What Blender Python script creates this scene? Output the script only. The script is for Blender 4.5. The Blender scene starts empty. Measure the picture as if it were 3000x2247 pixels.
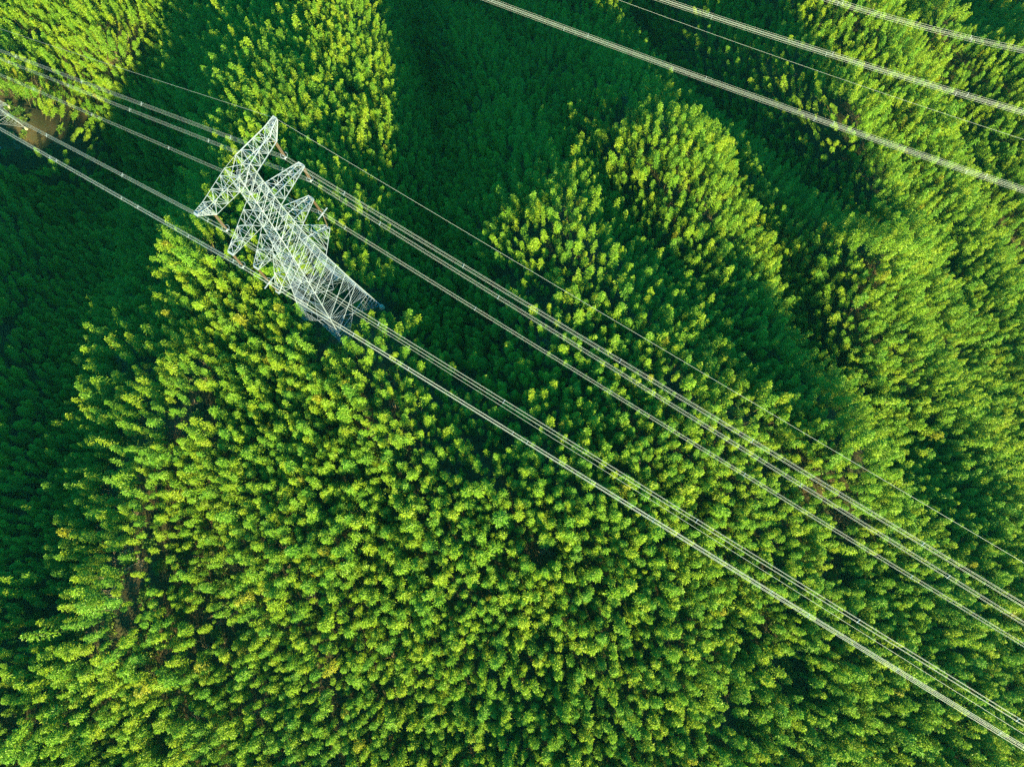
import bpy, math, random
import numpy as np
from mathutils import Vector, Matrix
random.seed(7); rng = np.random.default_rng(11)
S = bpy.context.scene; COL = S.collection
# ------------------------------------------------------------------ camera, light, exposure
PITCH = 13.4; ZC = 175.0
cd = bpy.data.cameras.new('camera'); cam = bpy.data.objects.new('camera', cd); COL.objects.link(cam)
cam.location = (0, 0, ZC); cam.rotation_euler = (math.radians(PITCH), 0, 0)
cd.sensor_width = 36; cd.lens = 36 * 711 / 1024; cd.clip_start = .5; cd.clip_end = 20000
S.camera = cam
SUN_EL = 25.5; SUN_DIR = Vector((.32, -.947, 0)).normalized()      # horizontal direction towards the sun
W = bpy.data.worlds.new('World'); S.world = W; W.use_nodes = True
nt = W.node_tree; nt.nodes.clear()
wo = nt.nodes.new('ShaderNodeOutputWorld'); bg = nt.nodes.new('ShaderNodeBackground'); sk = nt.nodes.new('ShaderNodeTexSky')
tint = nt.nodes.new('ShaderNodeMix'); tint.data_type = 'RGBA'; tint.blend_type = 'MULTIPLY'; tint.inputs[0].default_value = 1
sk.sky_type = 'NISHITA'; sk.sun_disc = False; sk.sun_elevation = math.radians(SUN_EL)
sk.sun_rotation = math.atan2(SUN_DIR.x, SUN_DIR.y)
sk.air_density = 1.6; sk.dust_density = .6; sk.ozone_density = 2.5
tint.inputs[7].default_value = (.05, .95, 1, 1)
nt.links.new(sk.outputs[0], tint.inputs[6]); nt.links.new(tint.outputs[2], bg.inputs[0]); nt.links.new(bg.outputs[0], wo.inputs[0])
bg.inputs[1].default_value = .06
sl = bpy.data.lights.new('sun', 'SUN'); sl.energy = 5.0; sl.angle = math.radians(.5); sl.color = (1.0, .86, .32)
so = bpy.data.objects.new('sun', sl); COL.objects.link(so)
sd = SUN_DIR * math.cos(math.radians(SUN_EL)) + Vector((0, 0, math.sin(math.radians(SUN_EL))))
so.rotation_euler = sd.to_track_quat('Z', 'Y').to_euler(); so.location = sd * 500
S.view_settings.view_transform = 'Standard'; S.view_settings.look = 'None'; S.view_settings.gamma = 1
S.view_settings.exposure = 2.1
S.render.engine = 'CYCLES'; S.cycles.use_denoising = False; S.cycles.max_bounces = 6; S.cycles.diffuse_bounces = 1; S.cycles.glossy_bounces = 2
S.cycles.transmission_bounces = 3; S.cycles.transparent_max_bounces = 4; S.cycles.caustics_reflective = False; S.cycles.caustics_refractive = False
# ------------------------------------------------------------------ helpers
def tag(o, label=None, cat=None, group=None, kind=None):
    if label: o['label'] = label
    if cat: o['category'] = cat
    if group: o['group'] = group
    if kind: o['kind'] = kind
    return o
def empty(name, loc, rz=0):
    o = bpy.data.objects.new(name, None); COL.objects.link(o); o.location = loc; o.rotation_euler = (0, 0, rz)
    o.empty_display_size = 1; return o
def meshobj(name, me, parent=None):
    o = bpy.data.objects.new(name, me); COL.objects.link(o)
    if parent is not None: o.parent = parent
    return o
class MB:
    def __init__(s): s.v = []; s.f = []
    def beam(s, a, b, w, h=None):
        a = Vector(a); b = Vector(b); d = b - a
        if d.length < 1e-4: return
        h = h or w; d.normalize()
        up = Vector((0, 0, 1)) if abs(d.z) < .9 else Vector((1, 0, 0))
        x = d.cross(up).normalized(); y = x.cross(d)
        n = len(s.v)
        for p in (a, b):
            for i, j in ((-1, -1), (1, -1), (1, 1), (-1, 1)): s.v.append(p + x * (i * w / 2) + y * (j * h / 2))
        s.f += [(n, n+1, n+2, n+3), (n+7, n+6, n+5, n+4)] + [(n+i, n+4+i, n+4+(i+1) % 4, n+(i+1) % 4) for i in range(4)]
    def angle(s, a, b, w, t=.025):                                  # rolled steel angle: two flanges
        a = Vector(a); b = Vector(b); d = (b - a)
        if d.length < 1e-4: return
        d.normalize(); up = Vector((0, 0, 1)) if abs(d.z) < .9 else Vector((1, 0, 0))
        x = d.cross(up).normalized(); y = x.cross(d)
        s.beam(a + x * w / 2, b + x * w / 2, w, t); s.beam(a + y * (w/2 + t), b + y * (w/2 + t), t, w)
    def tube(s, pts, r, n=5, caps=True):
        pts = [Vector(p) for p in pts]; N0 = len(s.v)
        for i, p in enumerate(pts):
            d = (pts[min(i+1, len(pts)-1)] - pts[max(i-1, 0)]).normalized()
            up = Vector((0, 0, 1)) if abs(d.z) < .9 else Vector((1, 0, 0))
            x = d.cross(up).normalized(); y = x.cross(d); rr = r[i] if hasattr(r, '__len__') else r
            for k in range(n):
                a = 2 * math.pi * k / n; s.v.append(p + x * (rr * math.cos(a)) + y * (rr * math.sin(a)))
        for i in range(len(pts) - 1):
            for k in range(n):
                s.f.append((N0+i*n+k, N0+i*n+(k+1) % n, N0+(i+1)*n+(k+1) % n, N0+(i+1)*n+k))
        if caps:
            s.f.append(tuple(N0+k for k in reversed(range(n)))); s.f.append(tuple(N0+(len(pts)-1)*n+k for k in range(n)))
    def ring(s, c, axis, R, r, n=16, m=5):
        axis = Vector(axis).normalized(); u = axis.orthogonal().normalized(); w = axis.cross(u); c = Vector(c)
        N0 = len(s.v)
        for i in range(n):
            a = 2*math.pi*i/n; rad = u*math.cos(a) + w*math.sin(a)
            for k in range(m):
                b = 2*math.pi*k/m; s.v.append(c + rad*(R + r*math.cos(b)) + axis*(r*math.sin(b)))
        for i in range(n):
            for k in range(m):
                s.f.append((N0+i*m+k, N0+((i+1) % n)*m+k, N0+((i+1) % n)*m+(k+1) % m, N0+i*m+(k+1) % m))
    def build(s, name, mat, parent=None, smooth=False):
        me = bpy.data.meshes.new(name); me.from_pydata([tuple(p) for p in s.v], [], s.f); me.materials.append(mat)
        if smooth: me.polygons.foreach_set('use_smooth', [True]*len(me.polygons))
        me.update(); return meshobj(name, me, parent)
# ------------------------------------------------------------------ materials
def newmat(name):
    m = bpy.data.materials.new(name); m.use_nodes = True; nt = m.node_tree; return m, nt, nt.nodes['Principled BSDF']
def node(nt, t, **kw):
    n = nt.nodes.new(t)
    for k, v in kw.items(): setattr(n, k, v)
    return n
def ramp(nt, stops, fac):
    r = node(nt, 'ShaderNodeValToRGB'); e = r.color_ramp.elements
    while len(e) < len(stops): e.new(.5)
    for x, (p, c) in zip(e, stops): x.position = p; x.color = (*c, 1)
    nt.links.new(fac, r.inputs[0]); return r.outputs[0]
def leaf_mat(name, stops, trans=.2, rough=.45, spec=.35):
    m, nt, p = newmat(name)
    oi = node(nt, 'ShaderNodeObjectInfo'); ge = node(nt, 'ShaderNodeNewGeometry')
    mixf = node(nt, 'ShaderNodeMath', operation='MULTIPLY_ADD'); mixf.inputs[1].default_value = .35
    sc = node(nt, 'ShaderNodeMath', operation='MULTIPLY'); sc.inputs[1].default_value = .65
    nt.links.new(ge.outputs['Random Per Island'], mixf.inputs[0]); nt.links.new(oi.outputs['Random'], sc.inputs[0]); nt.links.new(sc.outputs[0], mixf.inputs[2])
    col = ramp(nt, stops, mixf.outputs[0])
    p.inputs['Roughness'].default_value = rough; p.inputs['Specular IOR Level'].default_value = spec
    nt.links.new(col, p.inputs['Base Color'])
    tr = node(nt, 'ShaderNodeBsdfTranslucent'); br = node(nt, 'ShaderNodeMix', data_type='RGBA', blend_type='MULTIPLY')
    br.inputs[0].default_value = 1; br.inputs[7].default_value = (1.25, 1.1, .5, 1)
    nt.links.new(col, br.inputs[6]); nt.links.new(br.outputs[2], tr.inputs[0])
    mx = node(nt, 'ShaderNodeMixShader'); mx.inputs[0].default_value = trans
    nt.links.new(p.outputs[0], mx.inputs[1]); nt.links.new(tr.outputs[0], mx.inputs[2])
    nt.links.new(mx.outputs[0], nt.nodes['Material Output'].inputs[0]); return m
M = {}
M['leaf'] = leaf_mat('bamboo_leaf', [(0, (.065, .20, .020)), (.35, (.12, .265, .015)), (.7, (.19, .31, .012)), (1, (.26, .32, .012))])
M['leaf_y'] = leaf_mat('yellowing_leaf', [(0, (.20, .24, .012)), (1, (.28, .28, .014))])
M['shrub'] = leaf_mat('shrub_leaf', [(0, (.05, .13, .02)), (.6, (.10, .20, .02)), (1, (.17, .19, .03))])
m, nt, p = newmat('bamboo_culm'); M['culm'] = m
oi = node(nt, 'ShaderNodeObjectInfo')
nt.links.new(ramp(nt, [(0, (.12, .14, .06)), (1, (.25, .22, .12))], oi.outputs['Random']), p.inputs['Base Color']); p.inputs['Roughness'].default_value = .5
m, nt, p = newmat('dry_twigs'); M['twig'] = m
oi = node(nt, 'ShaderNodeObjectInfo')
nt.links.new(ramp(nt, [(0, (.16, .11, .08)), (1, (.34, .27, .21))], oi.outputs['Random']), p.inputs['Base Color']); p.inputs['Roughness'].default_value = .8
m, nt, p = newmat('galvanised_steel'); M['steel'] = m
ns = node(nt, 'ShaderNodeTexNoise'); ns.inputs['Scale'].default_value = 1.2; ns.inputs['Detail'].default_value = 4
nt.links.new(ramp(nt, [(.3, (.26, .31, .48)), (.7, (.38, .44, .68))], ns.outputs[0]), p.inputs['Base Color'])
p.inputs['Metallic'].default_value = .25; p.inputs['Roughness'].default_value = .42
m, nt, p = newmat('aluminium_strand'); M['wire'] = m
ns = node(nt, 'ShaderNodeTexNoise'); ns.inputs['Scale'].default_value = .3
nt.links.new(ramp(nt, [(.3, (.42, .44, .52)), (.7, (.52, .55, .65))], ns.outputs[0]), p.inputs['Base Color'])
p.inputs['Metallic'].default_value = .2; p.inputs['Roughness'].default_value = .4
m, nt, p = newmat('brown_porcelain'); M['porc'] = m
ns = node(nt, 'ShaderNodeTexNoise'); ns.inputs['Scale'].default_value = 3
nt.links.new(ramp(nt, [(.3, (.055, .035, .03)), (.7, (.09, .055, .045))], ns.outputs[0]), p.inputs['Base Color']); p.inputs['Roughness'].default_value = .25
m, nt, p = newmat('concrete'); M['conc'] = m
ns = node(nt, 'ShaderNodeTexNoise'); ns.inputs['Scale'].default_value = 2
nt.links.new(ramp(nt, [(.3, (.22, .21, .19)), (.7, (.38, .36, .33))], ns.outputs[0]), p.inputs['Base Color'])
m, nt, p = newmat('forest_floor'); M['floor'] = m
tc = node(nt, 'ShaderNodeTexCoord'); n1 = node(nt, 'ShaderNodeTexNoise'); n1.inputs['Scale'].default_value = .12; n1.inputs['Detail'].default_value = 8
n2 = node(nt, 'ShaderNodeTexNoise'); n2.inputs['Scale'].default_value = 2.5; n2.inputs['Detail'].default_value = 6
nt.links.new(tc.outputs['Object'], n1.inputs[0]); nt.links.new(tc.outputs['Object'], n2.inputs[0])
c1 = ramp(nt, [(.38, (.014, .02, .006)), (.55, (.034, .026, .011)), (.72, (.075, .05, .026))], n1.outputs[0])
c2 = ramp(nt, [(.3, (.55, .55, .55)), (.7, (1.3, 1.3, 1.3))], n2.outputs[0])
mm = node(nt, 'ShaderNodeMix', data_type='RGBA', blend_type='MULTIPLY'); mm.inputs[0].default_value = 1
nt.links.new(c1, mm.inputs[6]); nt.links.new(c2, mm.inputs[7]); nt.links.new(mm.outputs[2], p.inputs['Base Color']); p.inputs['Roughness'].default_value = .95
bp = node(nt, 'ShaderNodeBump'); bp.inputs['Distance'].default_value = .3; nt.links.new(n2.outputs[0], bp.inputs['Height']); nt.links.new(bp.outputs[0], p.inputs['Normal'])
# ------------------------------------------------------------------ terrain
NX, NY, X0, X1, Y0, Y1 = 101, 91, -400., 400., -160., 560.
# ground heights in fifths of a metre, one row per 8 m going north
ROWS = [
[-70,-70,-71,-72,-72,-72,-72,-73,-74,-74,-76,-76,-78,-78,-80,-80,-81,-82,-82,-83,-83,-83,-82,-80,-78,-74,-70,-63,-55,-46,-34,-20,-6,10,25,40,52,62,70,72,72,70,66,60,56,51,48,46,46,46,48,50,54,58,62,66,70,71,71,70,66,60,54,46,38,28,19,8,-3,-16,-30,-46,-64,-84,-106,-128,-150,-172,-194,-213,-231,-248,-262,-275,-286,-296,-305,-312,-318,-323,-326,-328,-330,-330,-329,-328,-326,-323,-320,-318,-315],
[-75,-75,-76,-76,-76,-76,-77,-78,-78,-79,-80,-81,-82,-83,-84,-85,-86,-86,-87,-88,-88,-87,-86,-84,-81,-77,-72,-64,-56,-46,-34,-20,-5,10,26,40,52,61,66,68,68,64,60,54,50,46,43,42,42,42,44,48,51,56,60,63,66,67,66,64,60,54,46,38,30,21,11,0,-12,-24,-40,-56,-75,-96,-117,-140,-162,-184,-204,-224,-241,-256,-270,-283,-294,-304,-312,-318,-324,-328,-332,-334,-334,-334,-333,-332,-329,-326,-324,-320,-318],
[-79,-80,-80,-80,-80,-81,-82,-82,-83,-84,-84,-86,-86,-88,-88,-90,-90,-91,-92,-92,-92,-91,-90,-88,-84,-80,-74,-66,-58,-46,-34,-20,-4,12,26,40,52,60,64,65,63,59,54,48,44,40,38,37,37,38,41,44,48,52,56,60,62,64,62,59,54,48,40,32,23,14,4,-8,-20,-34,-49,-66,-86,-106,-128,-152,-174,-196,-216,-234,-251,-266,-280,-292,-302,-311,-319,-325,-330,-334,-336,-338,-338,-338,-337,-335,-332,-330,-327,-324,-321],
[-84,-84,-84,-84,-85,-86,-86,-86,-88,-88,-89,-90,-91,-92,-93,-94,-95,-96,-96,-96,-96,-95,-94,-91,-88,-82,-76,-68,-59,-47,-34,-19,-4,12,28,41,52,58,62,62,58,54,48,42,38,34,33,32,33,34,38,41,46,50,54,58,60,60,58,54,48,41,33,24,16,6,-4,-15,-28,-42,-58,-76,-96,-118,-140,-164,-186,-207,-227,-245,-261,-276,-288,-300,-310,-318,-326,-332,-336,-340,-342,-343,-343,-342,-341,-339,-336,-333,-330,-327,-324],
[-88,-88,-88,-88,-89,-90,-90,-91,-92,-92,-94,-94,-96,-96,-98,-98,-100,-100,-100,-100,-100,-99,-97,-94,-90,-86,-79,-70,-60,-48,-34,-18,-2,14,29,42,52,58,59,58,54,48,42,36,32,29,28,28,29,31,34,38,42,47,52,54,56,56,53,48,42,34,26,18,8,-2,-12,-23,-36,-51,-68,-86,-107,-130,-152,-176,-198,-219,-238,-256,-271,-285,-298,-308,-318,-326,-333,-338,-342,-346,-348,-348,-348,-347,-345,-342,-340,-336,-333,-330,-326],
[-92,-92,-92,-93,-94,-94,-95,-96,-96,-98,-98,-99,-100,-102,-102,-103,-104,-104,-105,-105,-104,-103,-101,-98,-94,-88,-82,-72,-62,-48,-34,-18,-1,16,31,43,52,56,56,54,48,41,34,30,26,24,23,24,25,27,30,35,40,45,49,52,53,52,48,43,36,28,19,10,1,-8,-19,-30,-44,-60,-78,-97,-118,-141,-164,-188,-210,-232,-250,-266,-281,-294,-306,-316,-326,-334,-340,-345,-348,-351,-352,-353,-352,-351,-349,-346,-343,-340,-336,-332,-328],
[-96,-96,-97,-98,-98,-98,-100,-100,-101,-102,-103,-104,-105,-106,-107,-108,-108,-109,-110,-109,-108,-108,-105,-102,-98,-92,-84,-74,-62,-49,-34,-16,1,18,33,45,52,55,54,49,42,34,28,22,20,18,18,19,21,24,27,32,38,42,47,50,50,48,44,38,30,21,12,3,-6,-16,-26,-38,-52,-68,-87,-107,-129,-153,-177,-201,-224,-244,-262,-277,-291,-304,-315,-325,-334,-341,-347,-352,-355,-357,-358,-358,-357,-356,-353,-350,-346,-342,-338,-334,-330],
[-100,-101,-102,-102,-102,-103,-104,-104,-106,-106,-108,-108,-110,-110,-112,-112,-113,-114,-114,-114,-113,-112,-109,-106,-101,-94,-86,-76,-64,-50,-33,-16,3,20,36,46,52,54,50,44,36,27,20,16,14,13,14,15,17,20,24,29,35,41,45,48,48,44,39,32,23,14,4,-4,-14,-22,-33,-46,-60,-78,-96,-118,-140,-165,-190,-214,-236,-256,-272,-288,-301,-313,-324,-334,-342,-349,-354,-358,-361,-362,-363,-363,-362,-360,-357,-354,-350,-346,-341,-336,-332],
[-105,-106,-106,-106,-107,-108,-108,-109,-110,-111,-112,-113,-114,-116,-116,-117,-118,-118,-118,-118,-118,-116,-113,-110,-104,-98,-89,-78,-65,-50,-32,-14,6,24,39,48,53,52,46,38,28,19,13,9,8,8,9,11,12,16,20,26,34,40,44,46,44,40,34,26,16,6,-3,-12,-20,-29,-40,-53,-69,-86,-106,-128,-152,-178,-204,-228,-250,-268,-284,-298,-310,-322,-333,-342,-350,-356,-362,-364,-367,-368,-368,-368,-366,-364,-361,-357,-353,-348,-344,-338,-334],
[-110,-110,-110,-111,-112,-112,-113,-114,-114,-116,-117,-118,-119,-120,-121,-122,-122,-123,-123,-123,-122,-120,-118,-114,-108,-101,-92,-80,-66,-50,-32,-12,9,28,42,51,53,50,42,31,20,11,5,2,2,4,5,6,8,12,18,24,32,38,42,44,42,36,28,19,8,-1,-10,-19,-27,-35,-46,-60,-78,-96,-116,-138,-164,-192,-218,-242,-263,-280,-294,-308,-320,-332,-342,-351,-358,-364,-368,-372,-373,-374,-374,-372,-370,-368,-364,-360,-356,-351,-346,-340,-335],
[-114,-114,-114,-115,-116,-116,-118,-118,-120,-120,-122,-122,-124,-125,-126,-127,-128,-128,-128,-128,-126,-124,-122,-118,-112,-104,-94,-82,-67,-50,-30,-8,14,33,47,54,52,46,36,23,10,2,-2,-4,-3,0,2,2,4,8,14,24,32,38,41,42,39,32,22,12,1,-9,-18,-26,-33,-40,-52,-68,-86,-106,-125,-149,-176,-206,-234,-257,-276,-292,-305,-318,-330,-340,-351,-360,-366,-372,-376,-378,-379,-380,-379,-378,-376,-372,-368,-364,-358,-353,-348,-342,-336],
[-118,-118,-119,-120,-120,-121,-122,-123,-124,-125,-126,-128,-128,-130,-130,-132,-132,-133,-133,-132,-132,-130,-126,-122,-116,-108,-97,-84,-68,-49,-28,-4,19,40,52,56,52,43,30,14,0,-8,-10,-10,-8,-4,-2,-2,-2,3,12,23,32,37,40,40,36,28,16,4,-7,-16,-26,-34,-38,-44,-57,-76,-97,-115,-134,-160,-190,-222,-250,-272,-290,-303,-316,-327,-339,-350,-360,-368,-374,-380,-382,-384,-385,-385,-384,-382,-380,-376,-372,-367,-362,-356,-349,-343,-336],
[-122,-123,-124,-124,-125,-126,-126,-128,-129,-130,-131,-132,-134,-134,-136,-136,-138,-138,-138,-138,-136,-134,-131,-126,-120,-111,-100,-86,-68,-48,-25,0,26,48,60,56,48,40,22,2,-12,-16,-16,-16,-12,-6,-5,-8,-8,-2,11,24,32,37,39,38,33,22,8,-6,-14,-24,-34,-41,-43,-47,-62,-86,-108,-124,-141,-171,-206,-240,-268,-288,-302,-314,-325,-336,-348,-360,-370,-378,-383,-386,-389,-390,-391,-390,-390,-388,-384,-380,-376,-370,-364,-357,-350,-344,-337],
[-127,-128,-128,-128,-130,-130,-132,-132,-134,-134,-136,-137,-138,-140,-140,-142,-142,-143,-143,-142,-141,-139,-136,-130,-124,-114,-102,-88,-69,-47,-22,6,34,58,68,53,45,38,12,-12,-24,-24,-21,-21,-16,-6,-8,-14,-14,-6,12,28,33,36,38,38,30,16,-1,-14,-21,-30,-42,-48,-46,-47,-67,-98,-115,-128,-150,-184,-223,-259,-286,-302,-313,-323,-334,-346,-358,-370,-380,-386,-391,-394,-396,-396,-396,-396,-394,-392,-388,-384,-379,-372,-366,-358,-352,-344,-337],
[-132,-132,-132,-134,-134,-135,-136,-137,-138,-140,-141,-142,-144,-144,-146,-146,-148,-148,-148,-148,-146,-144,-140,-136,-128,-118,-105,-89,-69,-45,-17,14,45,72,81,43,43,41,2,-17,-26,-22,-21,-20,-12,-4,-11,-14,-14,0,20,30,32,35,38,38,28,9,-8,-16,-23,-34,-46,-46,-45,-49,-79,-107,-118,-132,-160,-199,-242,-280,-304,-314,-323,-332,-343,-356,-369,-380,-390,-396,-399,-401,-402,-402,-402,-402,-400,-397,-393,-388,-382,-375,-368,-360,-352,-344,-336],
[-136,-136,-137,-138,-138,-140,-140,-142,-143,-144,-146,-147,-148,-150,-151,-152,-152,-154,-154,-153,-152,-150,-146,-140,-132,-122,-108,-90,-68,-42,-12,22,57,86,97,52,50,42,1,-14,-24,-20,-23,-19,-8,-4,-12,-13,-12,8,25,32,33,36,40,36,22,2,-12,-18,-26,-39,-50,-47,-46,-55,-93,-112,-120,-140,-172,-214,-257,-290,-312,-324,-331,-340,-352,-366,-380,-392,-400,-404,-407,-408,-408,-408,-408,-407,-405,-402,-398,-392,-385,-378,-369,-361,-352,-344,-336],
[-140,-141,-142,-142,-144,-144,-146,-146,-148,-150,-150,-152,-154,-155,-156,-157,-158,-159,-159,-158,-158,-155,-151,-146,-137,-126,-110,-92,-68,-38,-5,32,69,96,84,62,74,42,17,-11,-20,-20,-24,-16,-4,-3,-10,-12,-8,16,28,32,34,38,40,34,16,-4,-15,-20,-29,-44,-54,-49,-52,-68,-107,-113,-124,-148,-184,-230,-270,-299,-317,-330,-337,-348,-362,-378,-392,-403,-410,-413,-414,-414,-415,-414,-414,-413,-410,-406,-402,-395,-388,-379,-370,-362,-352,-344,-335],
[-145,-146,-146,-147,-148,-149,-150,-152,-153,-154,-156,-157,-158,-160,-162,-162,-164,-164,-164,-164,-163,-161,-157,-150,-142,-130,-113,-92,-66,-34,2,42,78,96,72,50,42,1,21,4,-11,-24,-24,-12,0,-2,-6,-8,4,23,31,32,35,40,40,30,8,-11,-16,-21,-33,-50,-57,-55,-62,-94,-110,-113,-131,-158,-200,-246,-282,-306,-322,-333,-342,-355,-372,-390,-405,-414,-420,-421,-421,-421,-421,-421,-420,-418,-416,-412,-406,-398,-390,-380,-372,-362,-352,-343,-334],
[-150,-150,-151,-152,-153,-154,-155,-156,-158,-160,-161,-162,-164,-166,-167,-168,-170,-170,-170,-170,-170,-167,-163,-156,-146,-134,-116,-92,-64,-30,9,49,82,82,43,30,0,-18,25,38,-14,-24,-22,-6,2,1,-3,-2,12,28,32,32,36,41,38,26,-4,-14,-16,-23,-38,-58,-60,-61,-80,-109,-115,-118,-138,-168,-216,-261,-292,-313,-326,-336,-346,-364,-384,-404,-419,-426,-428,-428,-428,-427,-427,-427,-426,-424,-421,-416,-409,-401,-392,-382,-372,-362,-352,-342,-333],
[-154,-154,-156,-156,-158,-158,-160,-162,-163,-164,-166,-168,-169,-171,-172,-174,-175,-176,-177,-176,-176,-174,-169,-162,-152,-138,-118,-93,-62,-26,15,53,74,58,26,-2,-36,-22,3,40,-14,-24,-16,0,6,4,0,5,21,31,32,32,39,42,36,19,-8,-13,-16,-26,-44,-60,-60,-68,-103,-122,-124,-126,-143,-184,-234,-274,-301,-318,-330,-338,-351,-373,-399,-421,-434,-438,-436,-434,-433,-433,-434,-434,-433,-430,-426,-420,-412,-404,-394,-382,-372,-362,-351,-341,-331],
[-158,-160,-160,-161,-162,-164,-165,-166,-168,-170,-171,-173,-174,-176,-178,-180,-181,-182,-183,-184,-182,-180,-176,-168,-157,-142,-120,-93,-60,-22,18,53,60,23,-7,-40,-56,-36,-6,28,-18,-22,-10,6,9,8,4,12,28,32,32,34,42,42,32,14,-8,-10,-16,-34,-48,-56,-58,-81,-128,-138,-136,-140,-151,-202,-251,-285,-308,-323,-333,-342,-356,-385,-416,-440,-448,-447,-443,-440,-439,-439,-440,-440,-440,-436,-432,-424,-416,-406,-394,-383,-372,-361,-350,-340,-330],
[-163,-164,-165,-166,-167,-168,-170,-172,-173,-174,-176,-178,-180,-182,-184,-186,-188,-189,-190,-190,-190,-187,-182,-174,-162,-146,-122,-93,-58,-18,19,45,38,-2,-42,-72,-76,-46,-12,18,-22,-16,-4,7,10,10,8,20,32,34,32,38,44,39,30,10,-2,-3,-20,-40,-47,-41,-58,-116,-147,-155,-152,-155,-166,-222,-265,-295,-314,-328,-336,-344,-364,-399,-436,-460,-460,-454,-448,-445,-444,-446,-447,-448,-446,-443,-437,-428,-418,-407,-395,-383,-372,-360,-349,-338,-328],
[-168,-168,-170,-171,-172,-174,-175,-176,-178,-180,-182,-184,-186,-188,-190,-192,-194,-196,-197,-198,-197,-195,-190,-182,-168,-150,-125,-94,-56,-18,14,24,6,-34,-76,-102,-90,-52,-16,3,-19,-8,-4,4,8,10,12,28,34,36,31,45,42,36,30,9,6,0,-32,-43,-39,-22,-84,-150,-158,-178,-176,-176,-189,-240,-278,-303,-320,-331,-338,-348,-374,-413,-448,-468,-469,-459,-452,-450,-450,-452,-454,-455,-454,-449,-442,-432,-420,-408,-396,-382,-370,-358,-347,-336,-326],
[-172,-174,-174,-176,-177,-178,-180,-182,-184,-186,-188,-190,-192,-194,-196,-198,-200,-202,-204,-206,-205,-203,-198,-188,-174,-154,-128,-94,-56,-20,6,-1,-29,-72,-112,-127,-99,-55,-24,0,-13,-2,-10,-2,6,8,20,38,22,4,10,30,20,18,21,15,12,-2,-34,-40,-16,-12,-140,-164,-178,-190,-186,-187,-209,-256,-289,-310,-325,-334,-340,-354,-386,-427,-458,-470,-469,-460,-456,-454,-456,-460,-462,-463,-460,-455,-446,-435,-422,-408,-395,-382,-369,-357,-346,-334,-324],
[-177,-178,-180,-180,-182,-184,-185,-187,-189,-191,-193,-195,-198,-200,-202,-205,-208,-210,-212,-214,-214,-212,-206,-196,-181,-160,-131,-96,-58,-26,-12,-26,-64,-108,-147,-145,-102,-58,-33,-4,7,-10,-16,-4,4,10,34,28,-10,-12,-14,4,-1,6,5,2,5,6,-34,-54,-50,-50,-154,-157,-194,-194,-189,-194,-230,-272,-298,-316,-330,-336,-341,-362,-400,-441,-466,-471,-468,-462,-458,-460,-464,-468,-471,-472,-468,-460,-450,-438,-423,-408,-394,-380,-368,-356,-344,-332,-322],
[-182,-183,-184,-186,-187,-188,-190,-192,-194,-196,-198,-201,-204,-206,-209,-212,-214,-218,-220,-222,-222,-220,-215,-204,-188,-165,-134,-98,-60,-33,-31,-46,-101,-150,-175,-158,-98,-66,-44,-34,6,-22,-20,-5,2,20,33,-2,-43,-50,-38,-24,-12,-9,-13,10,-19,-50,-83,-86,-86,-80,-180,-176,-194,-194,-185,-206,-250,-284,-304,-322,-334,-336,-344,-372,-416,-454,-470,-470,-466,-462,-462,-466,-472,-478,-480,-480,-475,-466,-454,-439,-424,-408,-393,-379,-366,-354,-342,-330,-320],
[-186,-188,-189,-190,-192,-194,-196,-198,-200,-202,-204,-207,-210,-212,-216,-219,-222,-226,-229,-232,-232,-230,-224,-214,-196,-172,-140,-100,-62,-37,-50,-82,-141,-190,-196,-164,-102,-76,-66,-49,-11,-34,-22,-3,6,14,20,-54,-84,-80,-59,-36,-26,-25,-17,-14,-46,-77,-116,-127,-107,-152,-219,-173,-188,-186,-186,-225,-268,-291,-310,-330,-336,-335,-348,-386,-434,-464,-472,-468,-465,-464,-466,-473,-480,-488,-491,-489,-482,-470,-456,-440,-424,-407,-392,-377,-364,-351,-340,-328,-318],
[-192,-192,-194,-196,-197,-199,-201,-203,-206,-208,-210,-213,-216,-219,-222,-226,-230,-234,-238,-242,-243,-241,-235,-224,-205,-179,-145,-104,-62,-36,-64,-124,-190,-220,-212,-169,-110,-98,-88,-64,-42,-30,-29,-2,-8,4,-38,-108,-115,-111,-76,-42,-34,-32,-31,-40,-74,-107,-132,-120,-146,-220,-238,-170,-176,-177,-196,-248,-281,-296,-319,-336,-336,-334,-356,-403,-450,-471,-472,-466,-465,-467,-472,-481,-492,-499,-502,-498,-488,-474,-458,-440,-422,-406,-390,-375,-362,-349,-338,-326,-316],
[-196,-198,-199,-200,-202,-204,-206,-208,-211,-214,-216,-220,-222,-226,-230,-234,-238,-244,-248,-252,-254,-253,-246,-234,-214,-188,-152,-108,-64,-46,-112,-178,-230,-244,-225,-172,-135,-123,-118,-56,-42,-34,-39,-6,-16,-20,-114,-142,-154,-126,-80,-48,-40,-39,-45,-70,-104,-132,-136,-133,-168,-256,-258,-158,-170,-171,-217,-272,-286,-302,-330,-339,-332,-335,-366,-424,-464,-474,-470,-466,-465,-469,-478,-491,-504,-512,-513,-506,-494,-478,-458,-439,-420,-403,-387,-372,-359,-347,-336,-324,-314],
[-201,-202,-204,-206,-208,-210,-212,-214,-217,-220,-222,-226,-229,-233,-238,-242,-248,-253,-259,-264,-267,-266,-258,-245,-225,-198,-162,-116,-75,-81,-161,-228,-262,-266,-232,-185,-158,-157,-128,-66,-28,-50,-42,-25,-23,-60,-154,-191,-166,-132,-82,-56,-42,-45,-68,-100,-132,-145,-142,-145,-198,-256,-254,-156,-163,-169,-254,-282,-288,-311,-342,-336,-331,-335,-386,-445,-472,-472,-468,-464,-466,-472,-486,-503,-518,-526,-524,-514,-498,-479,-458,-438,-418,-400,-384,-370,-356,-344,-334,-322,-312],
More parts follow.
